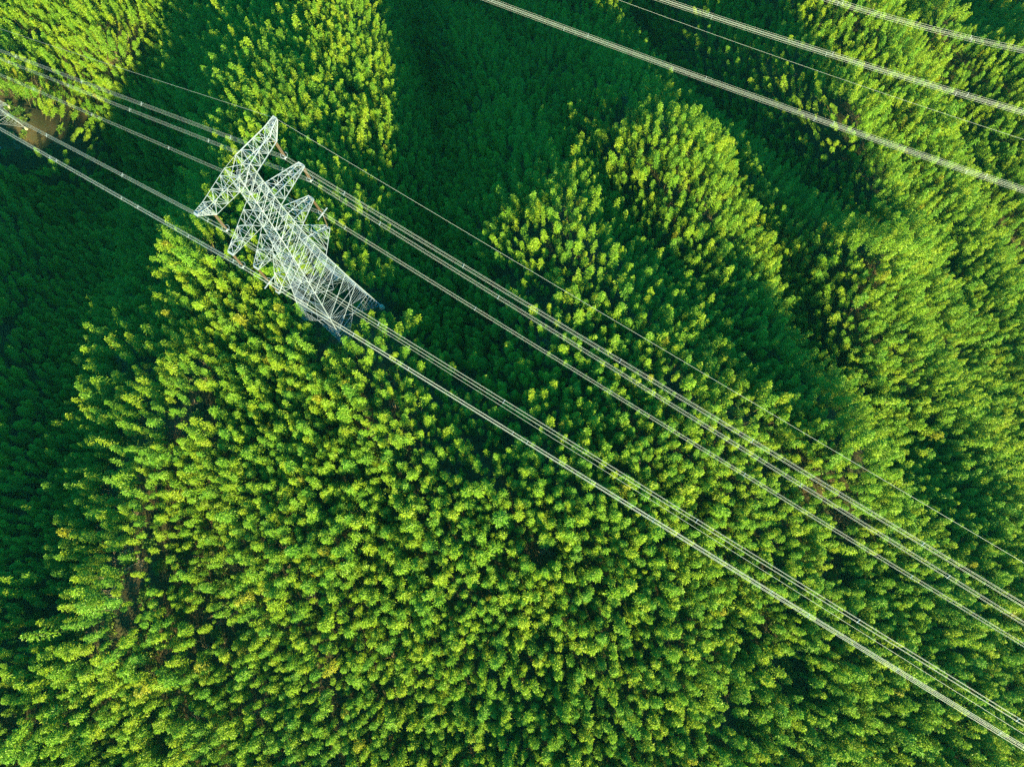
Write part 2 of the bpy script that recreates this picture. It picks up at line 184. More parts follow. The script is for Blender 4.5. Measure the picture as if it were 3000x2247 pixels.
[-206,-208,-210,-211,-213,-215,-218,-220,-223,-226,-229,-232,-236,-240,-245,-250,-256,-264,-270,-277,-280,-280,-272,-258,-238,-214,-189,-144,-108,-142,-216,-270,-290,-280,-242,-202,-187,-190,-106,-36,-34,-69,-47,-43,-49,-102,-174,-194,-178,-140,-93,-58,-44,-60,-96,-130,-154,-153,-150,-160,-216,-256,-252,-162,-146,-182,-268,-282,-288,-326,-350,-336,-332,-342,-411,-464,-476,-470,-466,-464,-466,-476,-496,-518,-534,-540,-536,-522,-502,-479,-456,-435,-415,-398,-382,-367,-354,-342,-332,-321,-310],
[-211,-213,-214,-216,-218,-221,-223,-226,-229,-232,-236,-239,-243,-248,-253,-260,-266,-274,-283,-291,-296,-296,-288,-274,-260,-250,-220,-168,-152,-200,-268,-305,-314,-294,-253,-221,-226,-194,-114,-72,-74,-77,-69,-62,-81,-132,-208,-218,-197,-150,-98,-54,-48,-86,-127,-160,-162,-156,-154,-175,-228,-262,-232,-144,-124,-196,-274,-272,-294,-341,-352,-335,-336,-357,-441,-474,-475,-468,-465,-464,-468,-482,-508,-536,-554,-556,-546,-526,-503,-478,-454,-432,-412,-394,-378,-364,-352,-340,-330,-319,-309],
[-216,-218,-220,-222,-224,-226,-229,-232,-235,-238,-242,-246,-250,-256,-262,-268,-276,-286,-297,-307,-314,-314,-306,-299,-298,-288,-244,-197,-198,-257,-312,-334,-334,-307,-264,-254,-250,-196,-140,-84,-84,-98,-88,-85,-108,-168,-238,-243,-214,-152,-110,-91,-68,-116,-160,-180,-165,-155,-156,-187,-240,-262,-212,-156,-196,-230,-240,-269,-310,-357,-350,-342,-346,-398,-459,-478,-469,-464,-463,-462,-468,-486,-520,-556,-574,-570,-554,-530,-502,-476,-450,-428,-408,-390,-375,-362,-350,-338,-328,-318,-308],
[-222,-223,-225,-228,-230,-232,-235,-238,-241,-245,-248,-253,-258,-264,-270,-278,-288,-299,-312,-325,-334,-336,-332,-338,-342,-319,-270,-228,-249,-312,-348,-358,-356,-314,-286,-286,-263,-214,-156,-116,-106,-115,-111,-104,-139,-203,-264,-272,-218,-170,-142,-115,-96,-151,-190,-193,-165,-148,-158,-200,-252,-254,-219,-204,-248,-287,-240,-247,-334,-348,-344,-336,-357,-426,-476,-474,-462,-462,-460,-460,-470,-494,-532,-568,-588,-584,-560,-530,-500,-472,-446,-423,-404,-387,-372,-359,-347,-336,-326,-316,-306],
[-226,-228,-230,-233,-236,-238,-241,-244,-248,-252,-256,-260,-266,-272,-280,-288,-300,-313,-330,-347,-360,-366,-375,-384,-380,-349,-294,-262,-305,-360,-374,-386,-370,-328,-314,-310,-280,-234,-166,-136,-118,-127,-122,-126,-172,-235,-276,-280,-241,-198,-170,-136,-135,-182,-218,-196,-156,-144,-164,-215,-260,-254,-241,-252,-316,-306,-272,-290,-332,-345,-336,-335,-376,-442,-479,-468,-450,-448,-447,-448,-467,-504,-544,-575,-592,-592,-563,-528,-496,-466,-440,-418,-400,-383,-369,-356,-345,-334,-324,-315,-306],
[-232,-234,-236,-238,-241,-244,-247,-250,-254,-258,-263,-268,-274,-281,-289,-300,-312,-328,-350,-374,-394,-410,-422,-428,-418,-376,-316,-299,-370,-387,-406,-406,-386,-346,-344,-330,-303,-244,-183,-149,-126,-134,-133,-152,-205,-258,-288,-295,-260,-229,-192,-156,-200,-219,-239,-184,-147,-142,-173,-230,-270,-262,-260,-329,-352,-348,-254,-300,-334,-339,-329,-341,-396,-459,-468,-446,-437,-436,-434,-438,-464,-506,-544,-575,-592,-594,-560,-524,-490,-460,-434,-414,-395,-380,-366,-354,-342,-332,-323,-314,-304],
[-237,-239,-242,-244,-247,-250,-253,-257,-261,-265,-270,-276,-282,-290,-300,-311,-326,-346,-373,-408,-442,-456,-466,-470,-452,-402,-332,-360,-390,-412,-428,-431,-400,-378,-375,-356,-323,-250,-194,-160,-132,-141,-146,-182,-234,-276,-300,-322,-290,-254,-206,-198,-242,-241,-232,-172,-138,-142,-184,-246,-288,-266,-307,-373,-389,-348,-257,-310,-334,-332,-324,-352,-418,-470,-443,-428,-423,-424,-418,-430,-465,-508,-544,-570,-582,-585,-553,-516,-482,-453,-428,-408,-391,-376,-363,-352,-341,-331,-322,-312,-304],
[-242,-244,-247,-250,-253,-256,-260,-264,-268,-272,-278,-284,-291,-300,-310,-323,-340,-364,-399,-450,-494,-498,-516,-506,-492,-418,-335,-359,-406,-434,-454,-454,-418,-414,-402,-383,-336,-253,-200,-170,-138,-148,-168,-212,-256,-288,-338,-352,-318,-272,-229,-244,-268,-270,-246,-186,-167,-180,-240,-283,-290,-305,-364,-395,-394,-342,-279,-312,-336,-322,-322,-368,-440,-468,-431,-420,-416,-409,-404,-426,-468,-510,-544,-564,-574,-575,-544,-507,-474,-446,-422,-403,-387,-373,-360,-350,-339,-330,-320,-312,-303],
[-248,-250,-253,-256,-259,-262,-266,-270,-274,-280,-286,-292,-300,-310,-321,-336,-356,-384,-421,-466,-532,-550,-548,-536,-522,-396,-301,-314,-318,-460,-496,-460,-455,-441,-436,-392,-318,-252,-210,-178,-146,-157,-198,-239,-272,-312,-374,-380,-344,-286,-262,-278,-293,-292,-252,-208,-197,-222,-300,-306,-305,-346,-410,-433,-408,-282,-279,-324,-330,-313,-326,-388,-457,-463,-427,-416,-406,-390,-392,-424,-472,-512,-540,-556,-564,-564,-532,-497,-465,-438,-416,-398,-383,-370,-358,-348,-338,-328,-320,-311,-302],
[-254,-256,-258,-262,-265,-268,-272,-277,-282,-287,-294,-300,-310,-320,-333,-350,-372,-402,-442,-488,-570,-600,-568,-578,-524,-380,-286,-286,-300,-456,-514,-462,-441,-440,-422,-369,-306,-256,-218,-184,-169,-183,-226,-259,-290,-338,-423,-412,-358,-308,-295,-306,-320,-308,-266,-234,-228,-277,-331,-332,-342,-401,-440,-451,-393,-248,-295,-332,-318,-306,-335,-414,-469,-458,-432,-408,-388,-372,-384,-428,-476,-512,-536,-548,-554,-550,-520,-486,-456,-431,-410,-394,-380,-367,-356,-346,-336,-327,-318,-310,-302],
[-259,-262,-264,-268,-271,-275,-279,-284,-289,-295,-302,-310,-319,-330,-346,-364,-388,-418,-453,-520,-574,-626,-586,-602,-502,-350,-280,-278,-304,-480,-479,-444,-438,-436,-402,-352,-306,-262,-225,-197,-192,-215,-249,-276,-308,-374,-468,-434,-374,-333,-323,-336,-346,-322,-284,-256,-270,-322,-353,-354,-388,-435,-476,-466,-358,-246,-318,-330,-304,-304,-346,-448,-468,-463,-426,-394,-368,-355,-382,-434,-478,-510,-529,-540,-542,-536,-506,-474,-447,-424,-405,-390,-376,-364,-354,-344,-335,-326,-318,-310,-302],
[-264,-268,-270,-274,-278,-282,-286,-291,-296,-302,-310,-318,-329,-342,-358,-378,-404,-436,-478,-537,-594,-603,-612,-580,-464,-336,-281,-278,-361,-468,-450,-431,-439,-425,-382,-347,-310,-268,-234,-215,-210,-241,-270,-290,-332,-410,-502,-450,-392,-357,-349,-366,-366,-340,-302,-286,-314,-358,-371,-388,-434,-487,-512,-453,-334,-273,-336,-314,-295,-304,-368,-456,-468,-461,-412,-376,-345,-340,-387,-440,-480,-506,-522,-532,-530,-520,-492,-463,-438,-417,-400,-386,-373,-362,-352,-342,-334,-326,-318,-310,-302],
[-270,-274,-276,-280,-284,-288,-293,-298,-304,-310,-318,-328,-340,-354,-370,-392,-420,-456,-499,-557,-594,-603,-616,-554,-424,-317,-280,-302,-384,-446,-427,-426,-444,-402,-371,-352,-314,-276,-246,-232,-233,-267,-285,-305,-362,-450,-525,-464,-414,-376,-379,-394,-388,-357,-323,-320,-356,-384,-394,-428,-487,-538,-526,-428,-328,-326,-328,-300,-286,-312,-382,-458,-464,-450,-390,-358,-316,-336,-397,-444,-480,-500,-516,-521,-516,-504,-478,-452,-430,-411,-395,-382,-370,-360,-350,-342,-333,-324,-317,-310,-302],
[-276,-280,-283,-286,-290,-295,-300,-306,-312,-319,-328,-338,-350,-365,-384,-406,-434,-468,-520,-568,-594,-606,-606,-510,-384,-306,-288,-324,-382,-420,-412,-427,-444,-392,-372,-356,-319,-284,-260,-251,-260,-288,-296,-324,-398,-489,-534,-488,-426,-398,-408,-420,-408,-374,-348,-358,-390,-406,-424,-476,-544,-577,-516,-415,-314,-340,-318,-284,-285,-320,-390,-451,-452,-414,-378,-334,-284,-352,-398,-451,-474,-494,-508,-508,-500,-486,-464,-442,-422,-405,-391,-379,-368,-358,-349,-340,-332,-324,-316,-309,-302],
[-282,-286,-289,-293,-298,-302,-307,-313,-320,-328,-336,-348,-360,-377,-396,-420,-450,-485,-536,-575,-595,-606,-570,-463,-355,-302,-303,-330,-370,-381,-388,-446,-440,-392,-379,-361,-326,-295,-275,-274,-293,-301,-306,-348,-434,-558,-562,-500,-440,-423,-438,-446,-428,-394,-376,-396,-418,-429,-462,-532,-602,-592,-500,-398,-334,-342,-298,-271,-290,-322,-396,-452,-422,-394,-356,-342,-316,-342,-414,-448,-468,-491,-499,-495,-483,-468,-450,-432,-415,-400,-388,-376,-366,-356,-348,-340,-332,-324,-316,-310,-302],
[-288,-292,-296,-300,-304,-309,-314,-320,-328,-336,-346,-358,-372,-388,-409,-434,-466,-504,-548,-580,-598,-593,-530,-423,-334,-304,-310,-331,-356,-364,-379,-456,-439,-406,-392,-367,-334,-306,-292,-305,-305,-307,-314,-376,-486,-609,-581,-508,-454,-451,-470,-472,-448,-414,-409,-430,-442,-455,-508,-597,-645,-590,-476,-400,-375,-330,-276,-260,-328,-398,-428,-427,-398,-371,-390,-372,-358,-360,-426,-437,-468,-484,-488,-478,-469,-456,-440,-424,-409,-396,-384,-374,-364,-355,-347,-338,-331,-324,-316,-310,-302],
[-294,-298,-302,-306,-311,-316,-322,-328,-336,-345,-355,-368,-382,-400,-422,-447,-477,-518,-558,-584,-596,-570,-490,-390,-322,-305,-314,-331,-350,-357,-388,-468,-442,-418,-402,-374,-344,-320,-302,-306,-310,-312,-328,-420,-533,-646,-594,-512,-472,-482,-499,-496,-466,-436,-444,-459,-463,-488,-568,-661,-672,-570,-458,-428,-396,-302,-256,-266,-358,-405,-418,-412,-353,-429,-425,-406,-402,-396,-478,-440,-462,-478,-476,-460,-458,-446,-431,-417,-404,-392,-382,-372,-362,-354,-346,-338,-330,-324,-316,-310,-303],
[-300,-304,-308,-313,-318,-324,-330,-336,-344,-354,-364,-378,-394,-412,-434,-460,-490,-531,-565,-586,-586,-540,-452,-364,-314,-305,-316,-336,-349,-364,-418,-473,-450,-431,-410,-381,-360,-316,-302,-305,-308,-310,-363,-466,-578,-674,-600,-516,-496,-514,-528,-521,-482,-464,-478,-482,-485,-530,-641,-713,-681,-527,-472,-461,-372,-278,-240,-286,-364,-400,-402,-426,-378,-475,-456,-447,-442,-434,-516,-446,-455,-472,-456,-446,-446,-436,-423,-410,-400,-389,-379,-370,-362,-353,-346,-338,-330,-324,-316,-310,-304],
[-307,-311,-316,-320,-325,-330,-337,-344,-353,-362,-374,-388,-404,-424,-446,-473,-504,-542,-571,-586,-568,-508,-420,-344,-308,-306,-321,-338,-350,-380,-437,-479,-459,-444,-420,-382,-340,-310,-300,-304,-303,-322,-401,-514,-618,-694,-595,-524,-529,-543,-562,-540,-498,-498,-504,-502,-509,-590,-719,-746,-664,-519,-484,-450,-346,-252,-237,-302,-366,-386,-404,-439,-425,-506,-494,-487,-480,-474,-537,-456,-463,-456,-437,-434,-435,-426,-416,-406,-396,-386,-377,-368,-360,-352,-345,-338,-330,-324,-317,-310,-304],
[-314,-318,-322,-327,-332,-338,-345,-352,-362,-372,-384,-398,-414,-434,-458,-486,-516,-550,-574,-578,-546,-475,-392,-330,-304,-308,-324,-338,-356,-399,-450,-486,-469,-460,-410,-365,-327,-304,-300,-300,-304,-344,-438,-558,-651,-704,-580,-552,-554,-578,-595,-550,-521,-535,-519,-532,-524,-689,-770,-762,-654,-496,-478,-438,-304,-253,-260,-315,-360,-378,-406,-416,-448,-540,-533,-526,-522,-512,-550,-461,-461,-432,-424,-421,-424,-418,-410,-401,-392,-384,-376,-368,-360,-352,-344,-338,-330,-324,-318,-312,-305],
[-320,-324,-329,-334,-340,-346,-352,-360,-370,-380,-393,-408,-425,-445,-468,-494,-527,-557,-575,-566,-520,-444,-368,-318,-300,-312,-327,-340,-368,-416,-462,-493,-474,-440,-393,-350,-317,-300,-298,-298,-311,-370,-479,-598,-682,-689,-590,-574,-578,-624,-616,-558,-556,-570,-506,-545,-544,-755,-816,-764,-634,-507,-486,-386,-284,-251,-278,-322,-352,-376,-395,-410,-474,-578,-570,-570,-552,-544,-550,-478,-432,-416,-409,-409,-415,-412,-405,-398,-390,-382,-374,-366,-359,-352,-344,-338,-330,-324,-318,-312,-306],
[-326,-331,-336,-341,-347,-354,-360,-369,-378,-390,-402,-418,-435,-455,-478,-504,-536,-562,-572,-550,-492,-416,-347,-310,-310,-322,-335,-348,-382,-430,-473,-484,-462,-422,-376,-336,-312,-308,-311,-320,-346,-406,-521,-630,-738,-694,-605,-603,-613,-678,-613,-582,-595,-579,-524,-521,-572,-830,-838,-760,-620,-538,-456,-348,-272,-267,-295,-326,-350,-371,-384,-416,-498,-614,-611,-616,-544,-545,-520,-449,-414,-400,-396,-398,-406,-406,-402,-396,-388,-381,-374,-366,-358,-352,-344,-338,-331,-325,-318,-313,-307],
[-333,-338,-343,-348,-354,-361,-368,-377,-387,-398,-412,-427,-444,-465,-488,-514,-544,-564,-563,-528,-464,-389,-336,-319,-322,-334,-348,-366,-398,-444,-477,-476,-447,-406,-358,-332,-322,-323,-330,-348,-382,-447,-556,-674,-772,-696,-648,-641,-688,-698,-621,-610,-638,-553,-530,-524,-684,-869,-858,-750,-606,-529,-416,-330,-284,-286,-312,-338,-355,-366,-378,-428,-528,-640,-671,-624,-566,-521,-482,-424,-396,-384,-384,-388,-398,-401,-399,-394,-387,-380,-372,-366,-358,-351,-344,-338,-332,-326,-320,-314,-308],
[-340,-345,-350,-356,-362,-368,-376,-386,-396,-408,-421,-436,-454,-474,-495,-523,-550,-564,-550,-506,-436,-373,-341,-332,-336,-348,-364,-386,-418,-456,-476,-464,-431,-392,-360,-342,-337,-342,-354,-378,-418,-484,-596,-711,-784,-720,-684,-701,-741,-710,-640,-630,-631,-568,-512,-575,-809,-912,-862,-734,-612,-496,-384,-314,-295,-305,-328,-349,-366,-378,-398,-449,-561,-634,-698,-613,-536,-496,-448,-400,-384,-383,-386,-391,-398,-400,-398,-392,-386,-379,-372,-365,-358,-351,-344,-338,-332,-326,-320,-315,-310],
[-347,-352,-358,-363,-370,-376,-384,-394,-404,-416,-430,-445,-462,-482,-502,-530,-554,-558,-535,-480,-418,-374,-351,-344,-350,-362,-380,-404,-434,-463,-472,-451,-420,-390,-366,-354,-354,-362,-379,-409,-454,-522,-636,-736,-800,-746,-728,-762,-774,-730,-642,-646,-610,-540,-520,-660,-903,-937,-864,-700,-588,-461,-356,-316,-310,-323,-343,-362,-379,-398,-428,-482,-572,-652,-654,-574,-512,-466,-422,-395,-386,-387,-390,-395,-398,-400,-396,-392,-385,-378,-372,-364,-358,-352,-345,-338,-332,-327,-322,-316,-311],
[-354,-359,-364,-370,-377,-384,-392,-402,-412,-424,-438,-454,-470,-490,-510,-537,-554,-550,-514,-462,-412,-378,-361,-358,-364,-376,-394,-417,-442,-460,-460,-442,-416,-392,-376,-368,-372,-384,-406,-441,-492,-563,-670,-758,-820,-776,-784,-813,-806,-738,-658,-646,-580,-524,-552,-760,-964,-956,-850,-677,-556,-430,-354,-327,-327,-340,-359,-377,-396,-420,-458,-514,-594,-646,-612,-541,-484,-443,-415,-398,-392,-392,-395,-398,-400,-399,-396,-390,-384,-378,-372,-364,-358,-352,-346,-340,-334,-328,-322,-318,-312],
[-361,-366,-372,-378,-384,-392,-400,-410,-420,-433,-446,-462,-478,-497,-518,-541,-552,-536,-496,-450,-411,-384,-371,-370,-376,-389,-407,-427,-446,-456,-452,-436,-415,-397,-386,-384,-390,-406,-434,-474,-528,-602,-699,-778,-841,-818,-838,-858,-826,-745,-684,-623,-552,-536,-626,-848,-1004,-964,-828,-666,-514,-402,-354,-340,-344,-358,-375,-393,-414,-444,-486,-543,-606,-623,-575,-508,-461,-434,-414,-402,-398,-398,-399,-400,-401,-399,-396,-390,-384,-378,-372,-365,-358,-352,-346,-340,-334,-329,-324,-318,-314],
[-368,-374,-379,-386,-392,-400,-408,-418,-428,-441,-454,-470,-486,-504,-522,-536,-537,-517,-482,-444,-412,-390,-380,-381,-388,-401,-418,-434,-448,-452,-446,-433,-416,-404,-398,-400,-410,-430,-462,-506,-564,-636,-724,-797,-870,-865,-890,-894,-846,-734,-676,-591,-552,-590,-708,-945,-1032,-968,-783,-625,-480,-396,-362,-355,-362,-374,-391,-410,-434,-466,-508,-559,-604,-596,-538,-488,-454,-432,-416,-407,-402,-402,-402,-402,-402,-400,-395,-390,-384,-378,-372,-365,-358,-352,-346,-341,-336,-330,-325,-320,-316],
[-375,-380,-386,-393,-400,-408,-416,-426,-436,-448,-462,-476,-492,-508,-522,-528,-522,-502,-470,-438,-413,-396,-390,-392,-400,-412,-426,-440,-448,-450,-444,-432,-420,-412,-410,-416,-431,-456,-490,-537,-596,-666,-746,-820,-904,-916,-936,-928,-844,-739,-644,-580,-584,-660,-804,-1026,-1064,-944,-755,-574,-449,-395,-374,-371,-378,-391,-408,-427,-452,-485,-524,-562,-584,-566,-522,-480,-452,-432,-419,-411,-407,-406,-405,-404,-402,-400,-395,-390,-384,-378,-372,-366,-360,-354,-348,-342,-336,-332,-326,-322,-317],
[-382,-388,-394,-400,-407,-415,-424,-433,-444,-456,-468,-482,-496,-510,-518,-520,-510,-489,-462,-436,-416,-403,-399,-402,-410,-421,-433,-444,-450,-450,-444,-434,-426,-422,-424,-434,-452,-480,-518,-567,-626,-692,-767,-846,-946,-966,-980,-954,-814,-710,-630,-596,-620,-702,-888,-1090,-1080,-886,-698,-541,-443,-402,-387,-387,-394,-407,-424,-444,-469,-500,-532,-558,-564,-544,-509,-476,-451,-434,-422,-414,-410,-408,-408,-406,-404,-400,-396,-390,-384,-378,-372,-366,-360,-354,-348,-343,-338,-332,-328,-323,-318],
[-390,-396,-401,-408,-414,-422,-431,-440,-451,-462,-475,-488,-500,-510,-514,-512,-500,-480,-457,-435,-419,-410,-408,-411,-418,-429,-439,-447,-451,-450,-444,-438,-434,-433,-439,-452,-474,-505,-546,-595,-653,-716,-788,-878,-991,-1012,-1025,-953,-787,-683,-618,-620,-666,-764,-963,-1142,-1062,-832,-646,-504,-440,-412,-402,-403,-410,-422,-439,-459,-484,-510,-535,-550,-548,-528,-500,-472,-450,-434,-424,-418,-414,-412,-410,-408,-404,-400,-396,-390,-384,-378,-372,-366,-360,-355,-350,-344,-339,-334,-330,-325,-320],
[-397,-402,-408,-415,-422,-430,-438,-448,-458,-469,-480,-492,-502,-508,-510,-504,-492,-474,-454,-436,-423,-416,-416,-420,-427,-436,-444,-450,-452,-452,-448,-444,-442,-446,-454,-471,-496,-530,-572,-622,-678,-742,-814,-914,-1034,-1063,-1056,-932,-765,-657,-632,-657,-721,-834,-1032,-1170,-1026,-784,-594,-494,-446,-424,-417,-418,-426,-438,-454,-472,-495,-517,-535,-542,-536,-516,-492,-468,-450,-436,-426,-420,-416,-414,-412,-408,-405,-401,-396,-390,-384,-379,-373,-367,-362,-356,-350,-346,-340,-336,-331,-326,-322],
[-404,-410,-416,-422,-429,-437,-445,-454,-464,-474,-485,-495,-502,-506,-506,-498,-486,-469,-452,-438,-428,-422,-423,-428,-434,-442,-449,-454,-455,-454,-452,-450,-452,-458,-471,-490,-518,-554,-596,-647,-704,-768,-844,-950,-1078,-1111,-1072,-882,-722,-660,-661,-700,-779,-906,-1084,-1179,-958,-706,-566,-495,-456,-438,-431,-432,-440,-451,-466,-484,-504,-521,-532,-534,-526,-508,-486,-466,-450,-438,-429,-423,-419,-416,-413,-410,-406,-402,-396,-391,-385,-380,-374,-368,-362,-357,-352,-346,-342,-337,-332,-328,-324],
[-412,-417,-423,-430,-436,-444,-452,-461,-470,-480,-489,-497,-502,-504,-502,-493,-480,-466,-452,-440,-432,-429,-430,-434,-441,-448,-453,-457,-458,-458,-458,-459,-463,-472,-488,-510,-540,-576,-621,-672,-730,-796,-876,-970,-1050,-1060,-990,-846,-730,-686,-696,-745,-829,-943,-1049,-1048,-875,-685,-566,-502,-468,-450,-444,-446,-453,-464,-478,-494,-510,-522,-530,-528,-517,-500,-482,-464,-450,-439,-431,-426,-422,-418,-414,-411,-406,-402,-397,-392,-386,-380,-374,-369,-364,-358,-353,-348,-344,-339,-334,-330,-326],
[-419,-424,-430,-436,-443,-450,-458,-467,-476,-484,-492,-498,-502,-502,-498,-489,-477,-464,-452,-442,-437,-436,-437,-442,-447,-453,-458,-461,-462,-464,-465,-468,-475,-487,-505,-530,-561,-599,-644,-696,-755,-822,-896,-970,-1015,-1002,-928,-822,-742,-714,-732,-784,-862,-946,-992,-947,-810,-666,-568,-510,-478,-462,-457,-458,-465,-475,-488,-502,-514,-523,-526,-522,-510,-495,-478,-463,-450,-440,-433,-428,-424,-420,-416,-412,-408,-402,-398,-392,-386,-381,-376,-370,-364,-360,-354,-350,-345,-340,-336,-332,-328],
[-426,-432,-437,-443,-450,-457,-464,-472,-480,-488,-495,-500,-502,-500,-494,-486,-475,-464,-454,-446,-442,-442,-444,-448,-453,-458,-462,-466,-468,-470,-472,-478,-488,-502,-522,-549,-582,-621,-667,-719,-778,-842,-906,-958,-979,-952,-886,-808,-754,-740,-762,-812,-876,-929,-936,-874,-762,-650,-568,-516,-488,-474,-468,-470,-476,-485,-496,-508,-517,-522,-522,-516,-505,-491,-476,-462,-451,-442,-435,-430,-425,-421,-417,-413,-408,-404,-398,-393,-388,-382,-376,-371,-366,-361,-356,-351,-346,-342,-338,-334,-331],
[-433,-438,-444,-450,-456,-463,-470,-478,-485,-492,-497,-500,-500,-498,-492,-484,-474,-464,-456,-450,-447,-448,-450,-454,-458,-463,-467,-470,-473,-476,-482,-490,-501,-518,-540,-568,-602,-642,-688,-740,-796,-854,-907,-942,-946,-914,-858,-801,-766,-762,-786,-830,-877,-903,-886,-821,-726,-636,-567,-522,-497,-484,-480,-480,-486,-494,-503,-512,-519,-522,-520,-512,-501,-488,-474,-462,-452,-444,-437,-432,-427,-422,-418,-414,-410,-404,-399,-394,-388,-383,-378,-372,-367,-362,-358,-353,-348,-344,-340,-337,-334],
[-440,-446,-451,-456,-462,-469,-476,-482,-489,-494,-498,-500,-500,-496,-490,-482,-474,-466,-458,-454,-452,-453,-456,-460,-464,-468,-472,-476,-480,-484,-491,-501,-514,-534,-558,-587,-622,-663,-709,-759,-812,-862,-902,-924,-918,-886,-840,-799,-777,-780,-804,-839,-868,-874,-844,-780,-700,-624,-566,-528,-505,-493,-489,-490,-494,-502,-509,-516,-520,-520,-516,-508,-498,-486,-473,-462,-452,-445,-438,-434,-428,-424,-420,-415,-410,-406,-400,-395,-390,-384,-379,-374,-368,-364,-359,-354,-350,-346,-342,-339,-336],
[-448,-452,-458,-463,-468,-474,-481,-487,-492,-497,-500,-501,-500,-496,-490,-482,-474,-467,-462,-458,-458,-458,-462,-466,-470,-474,-478,-482,-487,-493,-502,-513,-528,-549,-574,-606,-642,-682,-727,-774,-822,-864,-895,-906,-895,-866,-830,-800,-788,-794,-815,-840,-854,-846,-810,-749,-679,-616,-566,-533,-512,-502,-498,-498,-502,-508,-514,-518,-520,-519,-514,-506,-496,-484,-472,-462,-454,-446,-440,-435,-430,-426,-421,-416,-412,-406,-401,-396,-390,-386,-380,-375,-370,-366,-361,-356,-352,-348,-345,-342,-338],
[-454,-459,-464,-469,-474,-480,-486,-491,-496,-499,-501,-501,-499,-495,-489,-482,-476,-470,-465,-463,-462,-464,-467,-471,-475,-480,-484,-489,-494,-502,-512,-526,-543,-565,-592,-624,-660,-700,-744,-788,-830,-864,-886,-890,-877,-852,-824,-803,-796,-804,-820,-835,-838,-820,-780,-724,-664,-609,-566,-538,-520,-510,-506,-506,-509,-514,-518,-520,-520,-518,-512,-504,-494,-482,-472,-463,-455,-448,-442,-436,-432,-427,-422,-418,-412,-408,-402,-397,-392,-386,-382,-376,-372,-367,-363,-358,-354,-351,-347,-344,-340],
[-461,-466,-470,-475,-480,-485,-490,-494,-498,-501,-502,-502,-499,-494,-489,-483,-477,-472,-469,-468,-468,-470,-472,-476,-481,-486,-490,-496,-503,-512,-524,-538,-558,-581,-608,-641,-677,-716,-758,-798,-834,-862,-876,-876,-862,-842,-820,-806,-803,-810,-821,-827,-821,-797,-756,-704,-651,-604,-568,-542,-526,-516,-513,-513,-515,-518,-520,-522,-520,-516,-510,-502,-492,-482,-472,-464,-456,-450,-444,-438,-434,-428,-424,-419,-414,-408,-404,-398,-393,-388,-383,-378,-374,-369,-364,-360,-356,-353,-350,-346,-344],
[-468,-472,-476,-480,-485,-490,-494,-498,-501,-503,-504,-502,-499,-495,-490,-484,-480,-476,-473,-472,-473,-475,-478,-482,-486,-492,-497,-504,-512,-522,-535,-552,-572,-596,-625,-658,-693,-731,-769,-805,-836,-858,-868,-864,-852,-834,-818,-809,-808,-812,-818,-817,-804,-776,-736,-688,-642,-600,-568,-546,-532,-523,-520,-519,-520,-522,-523,-523,-520,-516,-509,-500,-491,-482,-472,-464,-457,-451,-445,-440,-435,-430,-425,-420,-415,-410,-405,-400,-394,-390,-384,-380,-376,-371,-366,-362,-359,-356,-352,-349,-346],
[-474,-478,-482,-486,-490,-494,-498,-502,-504,-505,-504,-503,-500,-496,-491,-486,-482,-479,-477,-477,-478,-480,-484,-488,-493,-498,-504,-512,-521,-533,-548,-565,-586,-612,-641,-673,-708,-744,-779,-811,-836,-854,-860,-856,-844,-830,-818,-812,-810,-812,-813,-806,-788,-758,-720,-676,-634,-598,-570,-550,-536,-529,-526,-524,-524,-525,-525,-524,-520,-515,-508,-500,-490,-482,-474,-466,-458,-452,-446,-442,-436,-432,-426,-422,-416,-412,-406,-401,-396,-391,-386,-382,-377,-373,-369,-365,-361,-358,-354,-352,-349],
[-480,-484,-488,-491,-495,-498,-502,-504,-506,-506,-506,-504,-500,-496,-492,-488,-485,-482,-482,-482,-484,-486,-490,-494,-499,-505,-512,-520,-531,-544,-560,-578,-601,-627,-656,-688,-722,-755,-787,-815,-836,-850,-853,-848,-838,-828,-818,-813,-811,-810,-806,-794,-774,-743,-706,-666,-628,-596,-572,-554,-542,-534,-530,-529,-528,-528,-527,-524,-520,-514,-507,-499,-490,-482,-474,-466,-460,-454,-448,-443,-438,-433,-428,-423,-418,-413,-408,-402,-398,-393,-388,-384,-379,-375,-371,-367,-364,-360,-357,-354,-352],
[-486,-490,-492,-496,-500,-502,-505,-507,-508,-508,-508,-505,-502,-498,-494,-491,-488,-486,-486,-486,-488,-492,-496,-500,-506,-512,-520,-530,-541,-555,-572,-592,-615,-642,-670,-702,-734,-765,-794,-818,-836,-846,-848,-843,-834,-826,-818,-814,-810,-806,-798,-784,-760,-730,-694,-658,-624,-596,-574,-557,-546,-539,-535,-533,-532,-530,-528,-525,-520,-514,-507,-499,-490,-482,-475,-468,-462,-456,-450,-444,-440,-434,-430,-424,-420,-414,-410,-404,-400,-394,-390,-386,-382,-377,-373,-370,-366,-363,-360,-357,-354],
[-492,-495,-498,-500,-504,-506,-508,-510,-510,-510,-509,-506,-504,-500,-497,-494,-492,-490,-490,-492,-494,-498,-502,-506,-512,-520,-528,-539,-552,-566,-584,-605,-629,-656,-684,-714,-745,-774,-800,-820,-835,-842,-844,-839,-832,-824,-818,-813,-808,-802,-790,-772,-748,-718,-684,-652,-621,-596,-575,-560,-550,-544,-539,-536,-534,-532,-530,-526,-520,-514,-506,-499,-491,-484,-476,-469,-463,-457,-452,-446,-441,-436,-431,-426,-421,-416,-411,-406,-402,-396,-392,-388,-384,-380,-376,-372,-368,-366,-362,-360,-358],
